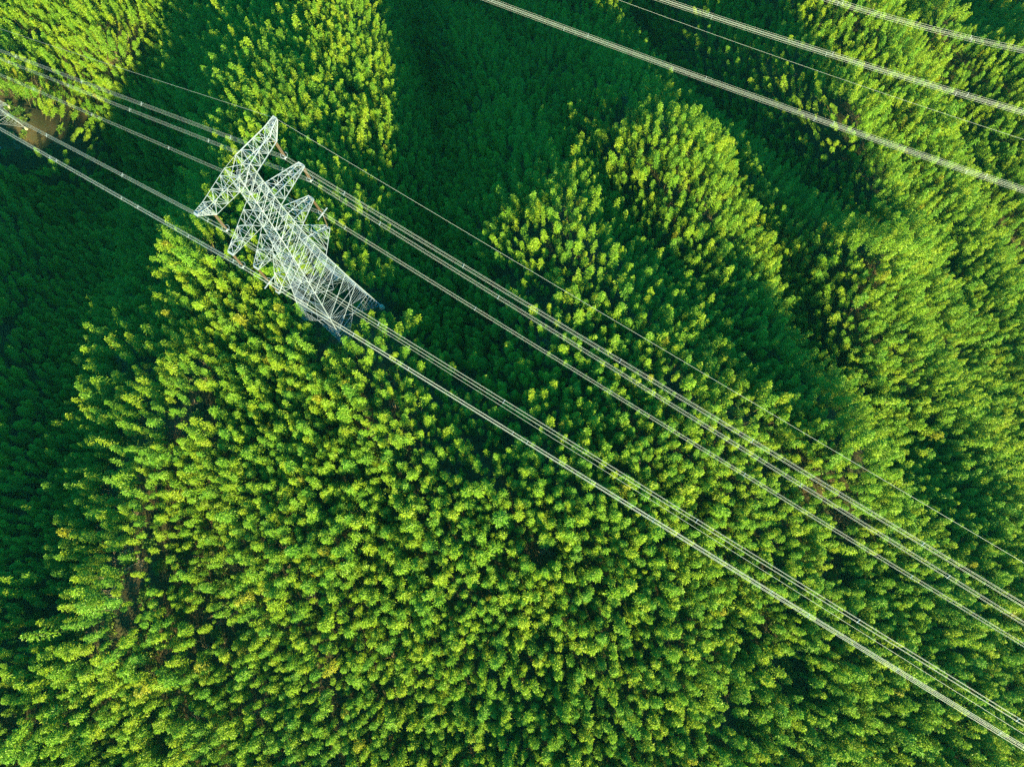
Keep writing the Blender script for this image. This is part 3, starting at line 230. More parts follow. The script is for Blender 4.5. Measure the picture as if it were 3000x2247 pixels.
[-498,-500,-502,-505,-508,-510,-512,-512,-513,-512,-510,-508,-506,-502,-500,-497,-496,-494,-495,-496,-500,-503,-508,-514,-520,-528,-538,-548,-562,-578,-597,-618,-642,-669,-698,-726,-755,-782,-804,-822,-834,-840,-840,-836,-830,-824,-818,-812,-806,-796,-782,-762,-738,-708,-676,-646,-618,-596,-577,-564,-554,-547,-543,-540,-537,-534,-530,-526,-520,-514,-507,-500,-492,-484,-477,-470,-464,-458,-453,-448,-442,-438,-432,-428,-422,-418,-412,-408,-403,-398,-394,-390,-386,-382,-378,-374,-371,-368,-366,-363,-360],
[-503,-505,-508,-510,-512,-514,-514,-516,-515,-514,-512,-510,-508,-505,-502,-500,-499,-499,-500,-502,-505,-509,-514,-520,-528,-536,-546,-558,-573,-590,-610,-632,-656,-682,-710,-738,-764,-788,-808,-824,-834,-838,-838,-834,-828,-822,-816,-810,-802,-790,-774,-754,-728,-700,-670,-642,-617,-596,-579,-566,-557,-550,-546,-542,-540,-536,-532,-527,-521,-514,-508,-500,-492,-486,-478,-472,-466,-460,-455,-450,-444,-440,-434,-430,-424,-420,-414,-410,-405,-400,-396,-392,-388,-384,-380,-377,-374,-371,-368,-366,-364],
[-508,-510,-512,-514,-516,-517,-518,-518,-518,-516,-514,-512,-510,-508,-506,-504,-504,-504,-505,-508,-510,-515,-520,-527,-535,-544,-556,-568,-584,-602,-622,-644,-668,-694,-721,-748,-772,-794,-812,-826,-834,-838,-836,-833,-828,-822,-815,-808,-798,-784,-767,-745,-720,-692,-665,-639,-616,-596,-581,-569,-560,-554,-549,-545,-542,-538,-533,-528,-522,-515,-508,-500,-494,-486,-480,-474,-468,-462,-456,-451,-446,-441,-436,-431,-426,-421,-416,-412,-407,-402,-398,-394,-390,-386,-383,-380,-376,-374,-372,-369,-367],
[-514,-515,-516,-518,-519,-520,-520,-520,-520,-519,-517,-515,-512,-510,-509,-508,-508,-508,-510,-512,-516,-522,-528,-534,-543,-553,-565,-579,-595,-614,-634,-657,-681,-706,-732,-757,-780,-800,-816,-828,-834,-837,-836,-832,-827,-820,-814,-804,-793,-778,-760,-738,-713,-686,-660,-636,-615,-597,-582,-572,-563,-556,-552,-548,-543,-539,-534,-528,-522,-516,-508,-502,-494,-488,-482,-475,-470,-464,-458,-453,-448,-443,-438,-433,-428,-423,-418,-414,-409,-405,-400,-396,-392,-389,-386,-382,-380,-377,-374,-372,-370],
[-518,-520,-520,-522,-523,-524,-524,-524,-522,-522,-520,-518,-516,-514,-512,-512,-512,-513,-515,-518,-522,-528,-534,-542,-551,-562,-574,-590,-606,-625,-646,-669,-693,-718,-742,-766,-787,-806,-820,-830,-835,-836,-836,-832,-826,-820,-812,-802,-788,-772,-754,-731,-706,-682,-657,-634,-614,-598,-584,-574,-566,-560,-554,-550,-545,-540,-535,-530,-523,-516,-510,-502,-496,-489,-483,-477,-471,-466,-460,-455,-450,-444,-440,-435,-430,-425,-420,-416,-412,-407,-403,-399,-395,-392,-388,-385,-382,-380,-378,-376,-374],
[-523,-524,-524,-526,-526,-527,-527,-526,-526,-524,-522,-520,-518,-517,-516,-516,-516,-518,-520,-524,-528,-534,-542,-550,-560,-571,-584,-600,-618,-637,-658,-681,-704,-729,-752,-774,-794,-810,-823,-832,-836,-837,-836,-832,-826,-818,-809,-798,-784,-767,-748,-725,-701,-677,-654,-633,-614,-598,-586,-576,-568,-562,-556,-552,-546,-542,-536,-530,-524,-518,-510,-504,-497,-490,-484,-478,-473,-468,-462,-457,-452,-446,-442,-437,-432,-427,-422,-418,-414,-410,-406,-402,-398,-394,-391,-388,-386,-383,-380,-378,-377],
[-528,-528,-528,-530,-530,-530,-530,-530,-528,-527,-525,-524,-522,-520,-520,-520,-521,-523,-526,-530,-535,-541,-548,-558,-568,-580,-594,-610,-628,-648,-670,-692,-716,-740,-762,-782,-800,-816,-826,-834,-838,-838,-836,-831,-825,-817,-807,-794,-780,-762,-742,-720,-696,-674,-652,-632,-614,-600,-588,-578,-570,-564,-558,-554,-548,-543,-538,-532,-525,-518,-512,-506,-498,-492,-486,-480,-474,-469,-464,-459,-454,-448,-444,-439,-434,-430,-425,-420,-416,-412,-408,-404,-400,-397,-394,-391,-388,-386,-384,-382,-380],
[-532,-532,-532,-533,-534,-534,-533,-532,-531,-530,-528,-526,-526,-524,-524,-524,-526,-528,-532,-536,-542,-548,-556,-566,-577,-590,-604,-622,-640,-660,-682,-704,-727,-750,-770,-790,-806,-820,-830,-836,-839,-839,-836,-831,-824,-816,-804,-792,-776,-758,-737,-715,-692,-670,-650,-630,-614,-600,-589,-580,-572,-566,-560,-556,-550,-544,-539,-533,-526,-520,-514,-507,-500,-494,-488,-482,-476,-471,-466,-461,-456,-450,-446,-441,-436,-432,-427,-422,-418,-414,-410,-406,-403,-400,-397,-394,-392,-389,-387,-386,-384],
[-536,-536,-536,-537,-537,-537,-536,-536,-534,-533,-532,-530,-529,-528,-528,-530,-531,-534,-538,-542,-548,-556,-564,-574,-586,-600,-615,-632,-651,-672,-693,-716,-738,-760,-780,-798,-813,-825,-834,-839,-841,-840,-836,-831,-824,-814,-802,-788,-772,-753,-732,-711,-689,-668,-648,-630,-614,-602,-590,-582,-574,-568,-562,-557,-552,-546,-540,-534,-528,-522,-515,-508,-502,-496,-490,-484,-478,-473,-468,-463,-458,-453,-448,-443,-438,-434,-430,-425,-421,-417,-413,-410,-406,-403,-400,-397,-394,-392,-390,-389,-388],
[-540,-540,-540,-540,-540,-540,-540,-538,-538,-536,-535,-534,-533,-532,-533,-534,-536,-539,-543,-548,-555,-562,-572,-582,-595,-609,-625,-643,-662,-683,-704,-726,-748,-769,-788,-805,-819,-830,-838,-842,-843,-842,-838,-832,-823,-812,-800,-785,-768,-749,-728,-707,-686,-666,-646,-630,-615,-602,-592,-584,-576,-570,-564,-559,-554,-548,-542,-536,-530,-523,-516,-510,-504,-498,-492,-486,-480,-476,-470,-465,-460,-455,-450,-446,-441,-436,-432,-428,-424,-420,-416,-412,-409,-406,-403,-400,-398,-396,-394,-392,-391],
[-544,-544,-544,-544,-544,-544,-543,-542,-541,-540,-538,-538,-536,-536,-538,-539,-541,-544,-549,-555,-562,-570,-580,-591,-604,-619,-636,-654,-674,-694,-716,-737,-758,-778,-796,-812,-825,-835,-842,-844,-845,-843,-838,-832,-822,-812,-798,-782,-764,-746,-725,-704,-683,-664,-646,-629,-616,-604,-594,-586,-578,-572,-566,-561,-556,-550,-544,-538,-531,-524,-518,-512,-506,-500,-494,-488,-483,-478,-472,-467,-462,-458,-452,-448,-444,-439,-434,-430,-426,-422,-418,-415,-412,-409,-406,-404,-401,-399,-398,-396,-394],
[-548,-548,-548,-548,-548,-548,-546,-546,-544,-543,-542,-541,-541,-541,-542,-544,-546,-550,-555,-562,-568,-578,-588,-600,-614,-629,-646,-664,-684,-706,-726,-748,-768,-788,-805,-820,-832,-840,-846,-848,-848,-844,-839,-832,-822,-810,-796,-780,-762,-742,-722,-701,-680,-662,-644,-629,-616,-604,-595,-587,-580,-574,-568,-563,-557,-552,-546,-539,-533,-526,-520,-514,-508,-502,-496,-490,-485,-480,-474,-470,-464,-460,-455,-450,-446,-442,-437,-433,-429,-425,-422,-418,-415,-412,-409,-407,-404,-402,-401,-400,-398],
[-552,-552,-552,-552,-552,-551,-550,-549,-548,-546,-546,-545,-545,-546,-546,-549,-552,-556,-562,-568,-576,-586,-596,-608,-623,-639,-656,-676,-696,-716,-738,-758,-778,-797,-813,-827,-838,-845,-850,-851,-850,-846,-840,-832,-822,-808,-794,-777,-758,-739,-718,-698,-678,-660,-644,-629,-616,-606,-596,-589,-582,-576,-570,-565,-559,-553,-547,-541,-534,-528,-522,-516,-510,-504,-498,-492,-487,-482,-477,-472,-467,-462,-458,-453,-448,-444,-440,-436,-432,-428,-424,-421,-418,-415,-412,-410,-408,-406,-404,-404,-402],
[-556,-556,-556,-556,-556,-554,-554,-552,-552,-550,-550,-549,-550,-550,-552,-554,-558,-562,-568,-575,-583,-593,-604,-618,-632,-649,-667,-686,-706,-728,-748,-769,-788,-806,-822,-834,-844,-850,-854,-854,-852,-848,-842,-832,-821,-808,-792,-775,-756,-736,-716,-696,-676,-658,-643,-629,-617,-606,-598,-590,-584,-578,-572,-567,-561,-555,-549,-543,-536,-530,-524,-518,-512,-506,-500,-495,-490,-484,-480,-474,-470,-464,-460,-456,-451,-446,-442,-438,-434,-431,-428,-424,-421,-418,-416,-414,-412,-410,-408,-407,-406],
[-560,-560,-560,-560,-560,-558,-558,-556,-556,-554,-554,-554,-554,-554,-556,-559,-563,-568,-574,-582,-590,-601,-613,-626,-642,-659,-678,-697,-718,-739,-760,-780,-799,-816,-830,-842,-851,-856,-859,-858,-856,-850,-842,-833,-821,-807,-790,-772,-754,-734,-713,-693,-674,-657,-642,-628,-617,-608,-600,-592,-586,-580,-575,-569,-564,-558,-551,-545,-538,-532,-526,-520,-514,-508,-502,-497,-492,-487,-482,-477,-472,-467,-462,-458,-454,-450,-445,-441,-438,-434,-430,-427,-424,-422,-419,-417,-415,-414,-412,-411,-410]]
HT = np.array(ROWS, float) / 5
HS = (X1 - X0) / (NX - 1)
def _cr(p0, p1, p2, p3, t): return p1 + .5*t*(p2-p0 + t*(2*p0-5*p1+4*p2-p3 + t*(3*(p1-p2)+p3-p0)))
def ground(x, y):                                                   # smooth bicubic sampling of the heightfield + small relief
    x = np.asarray(x, float); y = np.asarray(y, float)
    xc = np.clip(x, X0+.01, X1-.01); yc = np.clip(y, Y0+.01, Y1-.01)
    fx = (xc-X0)/HS; fy = (yc-Y0)/HS; j = fx.astype(int); i = fy.astype(int); a = fx-j; b = fy-i
    def g(ii, jj): return HT[np.clip(ii, 0, NY-1), np.clip(jj, 0, NX-1)]
    rows = [_cr(g(i+k, j-1), g(i+k, j), g(i+k, j+1), g(i+k, j+2), a) for k in (-1, 0, 1, 2)]
    z = _cr(*rows, b)
    far = np.hypot(x-xc, y-yc)
    z = z + .7*np.sin(x*.11+1)*np.cos(y*.13) + .35*np.sin(x*.31+y*.17)
    return z + far*.05*np.sin(x*.004+1)*np.cos(y*.005) 
def axis(a, b, step, far):
    c = np.arange(a, b+.1, step); o = [0]; s = step
    while o[-1] < far: s *= 1.35; o.append(o[-1]+s)
    o = np.array(o[1:]); return np.concatenate([(a-o)[::-1], c, b+o])
gx = axis(-400, 400, 4, 6000); gy = axis(-160, 560, 4, 6000)
GX, GY = np.meshgrid(gx, gy); GZ = ground(GX, GY)
me = bpy.data.meshes.new('ground'); nxg, nyg = len(gx), len(gy)
verts = np.stack([GX.ravel(), GY.ravel(), GZ.ravel()], 1)
idx = np.arange(nxg*nyg).reshape(nyg, nxg)
faces = np.stack([idx[:-1, :-1], idx[:-1, 1:], idx[1:, 1:], idx[1:, :-1]], -1).reshape(-1, 4)
me.from_pydata(verts.tolist(), [], faces.tolist()); me.materials.append(M['floor'])
me.polygons.foreach_set('use_smooth', [True]*len(me.polygons))
g = meshobj('ground', me); tag(g, kind='structure')
# ------------------------------------------------------------------ pylon
BASE = Vector((-44.2, 60.5, 0)); ANG = math.radians(57)
HW = [(-8, 8.2), (0, 7.2), (9, 6.1), (21, 4.65), (36, 3.1), (47, 2.3), (58, 1.75), (72, 1.45)]
def hw(z):
    for (z0, a), (z1, b) in zip(HW, HW[1:]):
        if z <= z1: return a + (b-a)*(z-z0)/(z1-z0)
    return HW[-1][1]
ATT = {('earth', 1): (10.2, 72), ('earth', -1): (-10.2, 72), ('top', 1): (8.2, 62.8), ('top', -1): (-8.2, 62.8),
       ('middle', 1): (10.5, 51.5), ('middle', -1): (-10.5, 51.5), ('bottom', 1): (9.2, 40), ('bottom', -1): (-8.8, 40)}
def make_pylon(base, rot, label, k=1.0):
    root = empty('pylon', base, rot); tag(root, label, 'pylon'); root.scale = (k, k, k)
    mw = Matrix.Translation(base) @ Matrix.Rotation(rot, 4, 'Z') @ Matrix.Scale(k, 4)
    st = M['steel']; CH, BR, RD = .11, .05, .028
    def C(sx, sy, z): return Vector((sx*hw(z), sy*hw(z), z))
    CN = [(1, 1), (-1, 1), (-1, -1), (1, -1)]
    # upper mast
    b = MB(); lv = [9, 16.5, 23, 28.5, 33, 36.8, 40.3, 43.7, 47.2, 50.6, 54, 57.5, 60.6, 63.5, 66.3, 69, 71.8]
    for sx, sy in CN:
        for z0, z1 in zip(lv, lv[1:]): b.angle(C(sx, sy, z0), C(sx, sy, z1), CH)
    for q in range(4):
        s0, s1 = CN[q], CN[(q+1) % 4]
        for k, (z0, z1) in enumerate(zip(lv, lv[1:])):
            A0, B0, A1, B1 = C(*s0, z0), C(*s1, z0), C(*s0, z1), C(*s1, z1)
            b.angle(A0, B1, BR); b.angle(B0, A1, BR); b.angle(A1, B1, BR)
            # redundant members: from the diagonals to the legs
            w0, w1 = hw(z0), hw(z1); t = w0/(w0+w1); X = A0.lerp(B1, t)
            n = 3 if k < 2 else (1 if k < 7 else 0)
            for h in range(1, n+1):
                fr = h/(n+1)
                for P0, P1, Q0, Q1 in ((A0, X, A0, A1), (B0, X, B0, B1)):
                    b.beam(P0.lerp(P1, fr), Q0.lerp(Q1, fr*t), RD); 
                    if n > 1: b.beam(P0.lerp(P1, fr), Q0.lerp(Q1, max(0, fr*t-.12)), RD)
                for P0, P1, Q0, Q1 in ((A1, X, A1, A0), (B1, X, B1, B0)):
                    b.beam(P0.lerp(P1, fr), Q0.lerp(Q1, fr*(1-t)), RD)
            if k < 5: b.beam(A0.lerp(A1, t), B0.lerp(B1, t), RD)
    b.build('mast', st, root)
    # diaphragms
    for z in (9, 23, 36.8, 47.2, 57.5, 69):
        b = MB()
        mid = [(C(*CN[q], z)+C(*CN[(q+1) % 4], z))/2 for q in range(4)]
        for q in range(4): b.angle(mid[q], mid[(q+1) % 4], BR)
        for q in range(4): b.angle(C(*CN[q], z), C(*CN[(q+1) % 4], z), BR)
        if z > 9: b.beam(mid[0], mid[2], RD)
        b.build('diaphragm', st, root)
    # four legs, each down to its own footing on the slope
    for q, (sx, sy) in enumerate(CN):
        f0 = C(sx, sy, 0); w = mw @ f0; gz = (float(ground(w.x, w.y)) - base[2])/k; zf = min(gz + .35, 3)
        F = C(sx, sy, zf); T = C(sx, sy, 9); b = MB(); b.angle(F, T, CH*1.15)
        m1 = Vector((0, sy*hw(9), 9)); m2 = Vector((sx*hw(9), 0, 9)); n = 5
        for mdl in (m1, m2):
            b.angle(F, mdl, BR)
            for i in range(1, n+1):
                a = i/(n+1); b.beam(F.lerp(T, a), F.lerp(mdl, a), RD)
                b.beam(F.lerp(T, a), F.lerp(mdl, (i-.7)/(n+1) if i > 1 else .1), RD)
                b.beam(T.lerp(mdl, a*.9), F.lerp(mdl, a), RD)
        for i in (2, 4): a = i/(n+1); b.beam(F.lerp(m1, a), F.lerp(m2, a), RD)
        lg = b.build('leg', st, root)
        fb = MB(); fb.tube([F-Vector((0, 0, 1.2)), F+Vector((0, 0, -.05))], [.75, .5], 10); fb.build('footing', M['conc'], lg)
    # crossarms
    def arm(name, s, zt, zb, tipa, tzt, tzb, tw, n, mid=None):
        b = MB(); U = {}; D = {}
        def st_pts(sy):
            up = [Vector((s*hw(zt), sy*hw(zt), zt))]; lo = [Vector((s*hw(zb), sy*hw(zb), zb))]
            if mid:
                a, zt2, zb2, w2 = mid; up.append(Vector((s*a, sy*w2/2, zt2))); lo.append(Vector((s*a, sy*w2/2, zb2)))
            up.append(Vector((s*tipa, sy*tw/2, tzt))); lo.append(Vector((s*tipa, sy*tw/2, tzb)))
            return up, lo
        def samp(pl, t):
            t = t*(len(pl)-1); i = min(int(t), len(pl)-2); return pl[i].lerp(pl[i+1], t-i)
        up1, lo1 = st_pts(1); up2, lo2 = st_pts(-1); P = []
        for i in range(n+1): t = i/n; P.append((samp(up1, t), samp(lo1, t), samp(lo2, t), samp(up2, t)))
        for i in range(n):
            for k in range(4):
                a0, a1 = P[i][k], P[i+1][k]; c0, c1 = P[i][(k+1) % 4], P[i+1][(k+1) % 4]
                b.angle(a0, a1, .095)
                b.beam(a0, c1, .06) if (i+k) % 2 else b.beam(c0, a1, .06)
                b.beam(a1, c1, .06)
        e = P[-1]; b.angle(e[0], e[3], .2); b.angle(e[1], e[2], .26)
        return b.build(name, st, root)
    for s in (1, -1):
        arm('crossarm', s, 71.8, 69, 10.2, 72.3, 71.9, .75, 10, mid=(8.0, 71.8, 68.9, 1.35))
        arm('crossarm', s, 61.0, 57.5, 10.4, 57.75, 57.4, 1.25, 6)
        arm('crossarm', s, 51.5, 47.5, 8.75, 47.8, 47.45, 1.2, 5)
        arm('crossarm', s, 43.5, 34.0, 8.8, 34.9, 34.5, .95, 5)
    # top deck bracing between the two arms
    b = MB(); w = hw(71.8)
    b.angle((w, w, 71.85), (-w, -w, 71.85), BR); b.angle((w, -w, 71.9), (-w, w, 71.9), BR); b.build('top_brace', st, root)
    return root, mw
P1, MW1 = make_pylon(Vector((BASE.x, BASE.y, 0)), ANG, 'tall white steel lattice pylon with four pairs of arms standing on the forest ridge')
P2, MW2 = make_pylon(Vector((-184.5, 150.5, -54)), math.radians(40), 'distant lattice pylon in the valley, its lower leg cut off by the left edge', .8)
# ------------------------------------------------------------------ insulators
def string(b, a, c, n=22, r=.16):
    a = Vector(a); c = Vector(c); pts = []; rr = []
    for i in range(n):
        t0 = i/n
        for dt, q in ((0, .05), (.25/n, r), (.5/n, r), (.75/n, .05)): pts.append(a.lerp(c, t0+dt)); rr.append(q)
    b.tube(pts, rr, 8)
def insulator(mw, loc, tip, sgn, label, brace=None):
    loc = mw @ Vector(loc); tip = mw @ Vector(tip); root = empty('insulator_string', loc, 0); tag(root, label, 'insulator', 'insulators of the pylon')
    R = mw.to_3x3(); ax = R @ Vector((1, 0, 0)); ly = R @ Vector((0, 1, 0)); T = tip - loc; Y = Vector((0, 0, .55))
    for k in (-1, 1):
        o = ly*(k*.28); b = MB(); string(b, T*.96 + o, Y + T*.06 + o); b.build('insulator_discs', M['porc'], root, True)
    b = MB(); b.beam(Y - ly*.45, Y + ly*.45, .1, .16); b.beam(Y, Vector((0, 0, .1)), .1)
    b.beam(T*.97 - ly*.4, T*.97 + ly*.4, .09); b.beam(T, T*.97, .08)
    for k in (-1, 1):
        for j in (-1, 1): b.beam((0, 0, .1), ly*.05*j + ax*(k*.24) + Vector((0, 0, .24*j)), .07)
    b.build('yoke', M['steel'], root)
    b = MB(); b.ring(Y + T*.05, T, .62, .035, 18, 5); b.build('corona_ring', M['steel'], root)
    if brace:
        q = mw @ Vector(brace) - loc; b = MB(); string(b, q*.97, q*.2, 18, .15); b.build('tie_insulator', M['porc'], root, True)
        b = MB(); b.beam(ax*-1.6, ax*1.6, .2, .12); b.beam(q*.2, (0, 0, 0), .1); b.beam(q, q*.97, .1); b.build('weight_bar', M['steel'], root)
for nm, tz, ta in (('top', 68.9, 8.0), ('middle', 57.4, 10.35), ('bottom', 47.45, 8.7)):
    for s, sd_ in ((1, 'right'), (-1, 'left')):
        a, z = ATT[(nm, s)]
        words = {'top': 'topmost', 'middle': 'second', 'bottom': 'third'}[nm]
        insulator(MW1, (a, 0, z), (s*ta, 0, tz), s, f'brown insulator strings hanging from the {words} {sd_} arm of the tall pylon',
                  (s*8.75, 0, 34.7) if nm == 'bottom' else None)
# ------------------------------------------------------------------ conductors
def span(a, b, sag, n=40):
    a = Vector(a); b = Vector(b); return [a.lerp(b, i/n) - Vector((0, 0, 4*sag*(i/n)*(1-i/n))) for i in range(n+1)]
def bundle(pts, label, group, R=.016, half=.25, sp=30.0):
    root = empty('conductor_bundle', pts[0], 0); tag(root, label, 'power line', group); o = pts[0]
    d = (pts[-1]-pts[0]).normalized(); sx = d.cross(Vector((0, 0, 1))).normalized(); sz = Vector((0, 0, 1))
    for i in (-1, 1):
        for j in (-1, 1):
            b = MB(); b.tube([p - o + sx*(half*i) + sz*(half*j) for p in pts], R, 5); b.build('conductor', M['wire'], root, True)
    acc = 0; nxt = sp*.6
    for p, q in zip(pts, pts[1:]):
        L = (q-p).length
        while acc + L > nxt:
            c = p.lerp(q, (nxt-acc)/L) - o; b = MB(); h = half
            for i, j in ((1, 1), (1, -1)): b.beam(c + sx*(h*i)*1.25 + sz*(h*j)*1.25, c - sx*(h*i)*1.25 - sz*(h*j)*1.25, .05)
            b.build('spacer', M['steel'], root); nxt += sp*random.uniform(.8, 1.25)
        acc += L
    return root
def single(pts, label, group, R=.018):
    o = pts[0]; b = MB(); b.tube([p-o for p in pts], R, 5); w = b.build('earth_wire', M['wire'], None, True); w.location = o
    tag(w, label, 'power line', group)
RIGHT = {('earth', 1): ((182.1, -70.7, 73.0), 1.4), ('top', 1): ((180.1, -73.2, 63.0), .6), ('middle', 1): ((180.4, -73.3, 49.7), .2), ('bottom', 1): ((181.0, -72.1, 40.1), 2.6),
         ('top', -1): ((170.5, -84.3, 61.5), .2), ('earth', -1): ((168.5, -87.0, 69.5), .2), ('middle', -1): ((169.7, -85.0, 52.3), 1.6), ('bottom', -1): ((171.2, -83.2, 40.6), 2.8)}
for (nm, s), (a, z) in ATT.items():
    p0 = MW2 @ Vector((a, 0, z)); p1 = MW1 @ Vector((a, 0, z)); e, sg = RIGHT[(nm, s)]
    pts = span(p0, p1, .4 if nm != 'earth' else .3) + span(p1, e, sg)[1:]
    sd_ = 'upper right' if s > 0 else 'lower left'
    if nm == 'earth': single(pts, f'thin single wire from the {sd_} tip of the pylon top arm', 'earth wires on the pylon tips')
    else: bundle(pts, f'four-strand conductor bundle carried below the {({"top": "topmost", "middle": "second", "bottom": "third"})[nm]} {sd_} arm', 'conductors of the pylon line')
# a second line crosses the upper right corner
def ray(u, v):
    x = (u*1024/3000-512)/711; y = (383-v*1024/3000)/711; th = math.radians(PITCH)
    w = y*math.sin(th)-math.cos(th); return Vector((x/-w, (y*math.cos(th)+math.sin(th))/-w))
def at(u, v, z): r = ray(u, v)*(ZC-z); return Vector((r.x, r.y, z))
SECOND = [(1478, -4, 3000, 536, 30, 30, 2.5, 4, 'nearest thick conductor bundle crossing the upper right corner, upper of its pair'),
          (1472, 1, 3000, 546, 26, 26, 2.5, 4, 'nearest thick conductor bundle crossing the upper right corner, lower of its pair'),
          (1987, -4, 3000, 311, 32, 32, 2, 4, 'middle conductor bundle crossing the upper right corner, upper of its pair'),
          (1983, 2, 3000, 320, 28, 28, 2, 4, 'middle conductor bundle crossing the upper right corner, lower of its pair'),
          (2486, -4, 3000, 130, 32, 32, 2, 4, 'outermost conductor bundle in the upper right corner, upper of its pair'),
          (2480, 2, 3000, 138, 28, 28, 2, 4, 'outermost conductor bundle in the upper right corner, lower of its pair'),
          (1856, 0, 3000, 395, 36, 36, 2, 1, 'single thin wire between the bundles in the upper right corner')]
for (u0, v0, u1, v1, z0, z1, sg, kind, lab) in SECOND:
    a = at(u0, v0, z0); b_ = at(u1, v1, z1); d = b_-a; pts = span(a-d*.45, b_+d*.35, sg)
    if kind == 4: bundle(pts, lab, 'conductors of the second line')
    else: single(pts, lab, 'earth wires of the second line')
# ------------------------------------------------------------------ bamboo crowns
def quad_leaf(v, f, o, d, n, L, wd):
    s = d.cross(n)
    if s.length < 1e-3: s = d.orthogonal()
    s.normalize(); k = len(v); m = o + d*(L*.45)
    v += [o, m + s*wd, o + d*L - Vector((0, 0, L*.18)), m - s*wd]; f.append((k, k+1, k+2, k+3))
def crown_mesh(seed, H=12.0, rad=1.55, z0=.38, nb=66, droop=.8, mat='leaf'):
    r = random.Random(seed); v = []; f = []
    bx, by = r.uniform(-1, 1)*droop, r.uniform(-1, 1)*droop
    def spine(t): return Vector((bx*max(0, t-.45)**2*3.2, by*max(0, t-.45)**2*3.2, H*t - max(0, t-.82)*H*.25))
    lump = [(r.uniform(0, 6.28), r.uniform(.15, .42), r.uniform(1, 3.2)) for _ in range(3)]
    for b in range(nb):
        t = z0 + (1-z0)*((b+r.random())/nb)**.86
        u = (t-z0)/(1-z0); pr = rad*(min(1, .55+u*1.6))*(1-u**2.6)**.75 + .16
        a = b*2.39996 + r.uniform(-.3, .3)
        for ph, am, fq in lump: pr *= 1+am*.5*math.sin(a*1 + ph + u*fq*3)
        pr *= r.uniform(.7, 1.18)
        o = spine(t); out = Vector((math.cos(a), math.sin(a), 0)); rise = .75 - .15*u
        nl = 4 + int(pr*4.2)
        for i in range(nl):
            q = (i+1)/nl; c = o + out*(pr*q) + Vector((0, 0, pr*q*rise - pr*.62*q*q))
            side = out.cross(Vector((0, 0, 1)))*r.uniform(-1, 1)*.9
            d = (out*r.uniform(.5, 1.1) + side + Vector((0, 0, r.uniform(-.35, .45)))).normalized()
            n = Vector((r.gauss(0, .5), r.gauss(0, .5), 1)).normalized()
            quad_leaf(v, f, c + Vector((r.gauss(0, .07), r.gauss(0, .07), r.gauss(0, .07))), d, n, r.uniform(.42, .78), r.uniform(.085, .15))
    for i in range(16):                                             # the drooping leader
        o = spine(.93+.07*i/16); a = r.uniform(0, 6.28)
        quad_leaf(v, f, o, Vector((math.cos(a), math.sin(a), r.uniform(0, .9))).normalized(), Vector((0, 0, 1)), .5, .1)
    me = bpy.data.meshes.new('crown'); me.from_pydata([tuple(p) for p in v], [], f); me.materials.append(M[mat]); me.update()
    b = MB(); b.tube([spine(t) for t in (0, .25, .5, .7, .85, .97)], [.07, .065, .055, .04, .025, .01], 6)
    k = MB(); k.v, k.f = b.v, b.f; cm = bpy.data.meshes.new('culm'); cm.from_pydata([tuple(p) for p in k.v], [], k.f); cm.materials.append(M['culm']); cm.update()
    return me, cm
NV = 12
VAR = [crown_mesh(100+i, H=12+random.uniform(-1, 1), rad=random.choice((1.05, 1.15, 1.3, 1.45)), z0=random.uniform(.3, .45), nb=random.randint(50, 66), droop=random.uniform(.3, 1.3)) for i in range(NV-1)]
VAR.append(crown_mesh(999, H=11.5, rad=1.5, mat='leaf_y'))
# ------------------------------------------------------------------ where every tree stands
SP_ = 1.66
def vnoise(x, y, s, seed):
    x = x/s; y = y/s; xi = np.floor(x).astype(int); yi = np.floor(y).astype(int); a = x-xi; b = y-yi
    a = a*a*(3-2*a); b = b*b*(3-2*b)
    def h(i, j):
        n = (i*374761393 + j*668265263 + seed*1442695) & 0x7fffffff; n = ((n ^ (n >> 13))*1274126177) & 0x7fffffff; return (n & 0xffff)/65535.
    return (h(xi, yi)*(1-a)+h(xi+1, yi)*a)*(1-b) + (h(xi, yi+1)*(1-a)+h(xi+1, yi+1)*a)*b
px, py = np.meshgrid(np.arange(-330, 330, SP_), np.arange(-120, 400, SP_*.9))
px = px + (np.arange(px.shape[0]) % 2)[:, None]*SP_/2
px = (px + rng.uniform(-.42, .42, px.shape)*SP_).ravel(); py = (py + rng.uniform(-.42, .42, py.shape)*SP_).ravel()
pz = ground(px, py)
def project(x, y, z):
    c, s = math.cos(math.radians(PITCH)), math.sin(math.radians(PITCH)); z = z-ZC
    yy = y*c+z*s; w = y*s-z*c; return 512+711*x/w, 383-711*yy/w, w
u, v_, w_ = project(px, py, pz+10)
keep = (u > -130) & (u < 1154) & (v_ > -110) & (v_ < 880)
dt = np.hypot(px-BASE.x, py-BASE.y); keep &= dt > 11.5 + 2.5*np.sin(np.arctan2(py-BASE.y, px-BASE.x)*3)
dt2 = np.hypot(px+184.5, py-150.5); keep &= dt2 > 11
sparse = vnoise(px, py, 16, 5)*.6 + vnoise(px, py, 7, 9)*.4                 # natural gaps in the stand
def bump(cx, cy, r): return np.exp(-((px-cx)**2+(py-cy)**2)/(2*r*r))
rough = np.clip(bump(35, 95, 17) + .9*bump(15, 70, 14)+ .8*bump(-8, 30, 12) + .6*bump(-30, 48, 9), 0, 1)   # scrubby, thinner ground
thin = .06 + np.clip((.36-sparse)*4, 0, .6) + rough*.35
keep &= rng.random(len(px)) > thin
px, py, pz, rough = px[keep], py[keep], pz[keep], rough[keep]; N = len(px)
e = 3.0; sx_ = (ground(px+e, py)-ground(px-e, py))/(2*e); sy_ = (ground(px, py+e)-ground(px, py-e))/(2*e)
patch = vnoise(px, py, 30, 3)
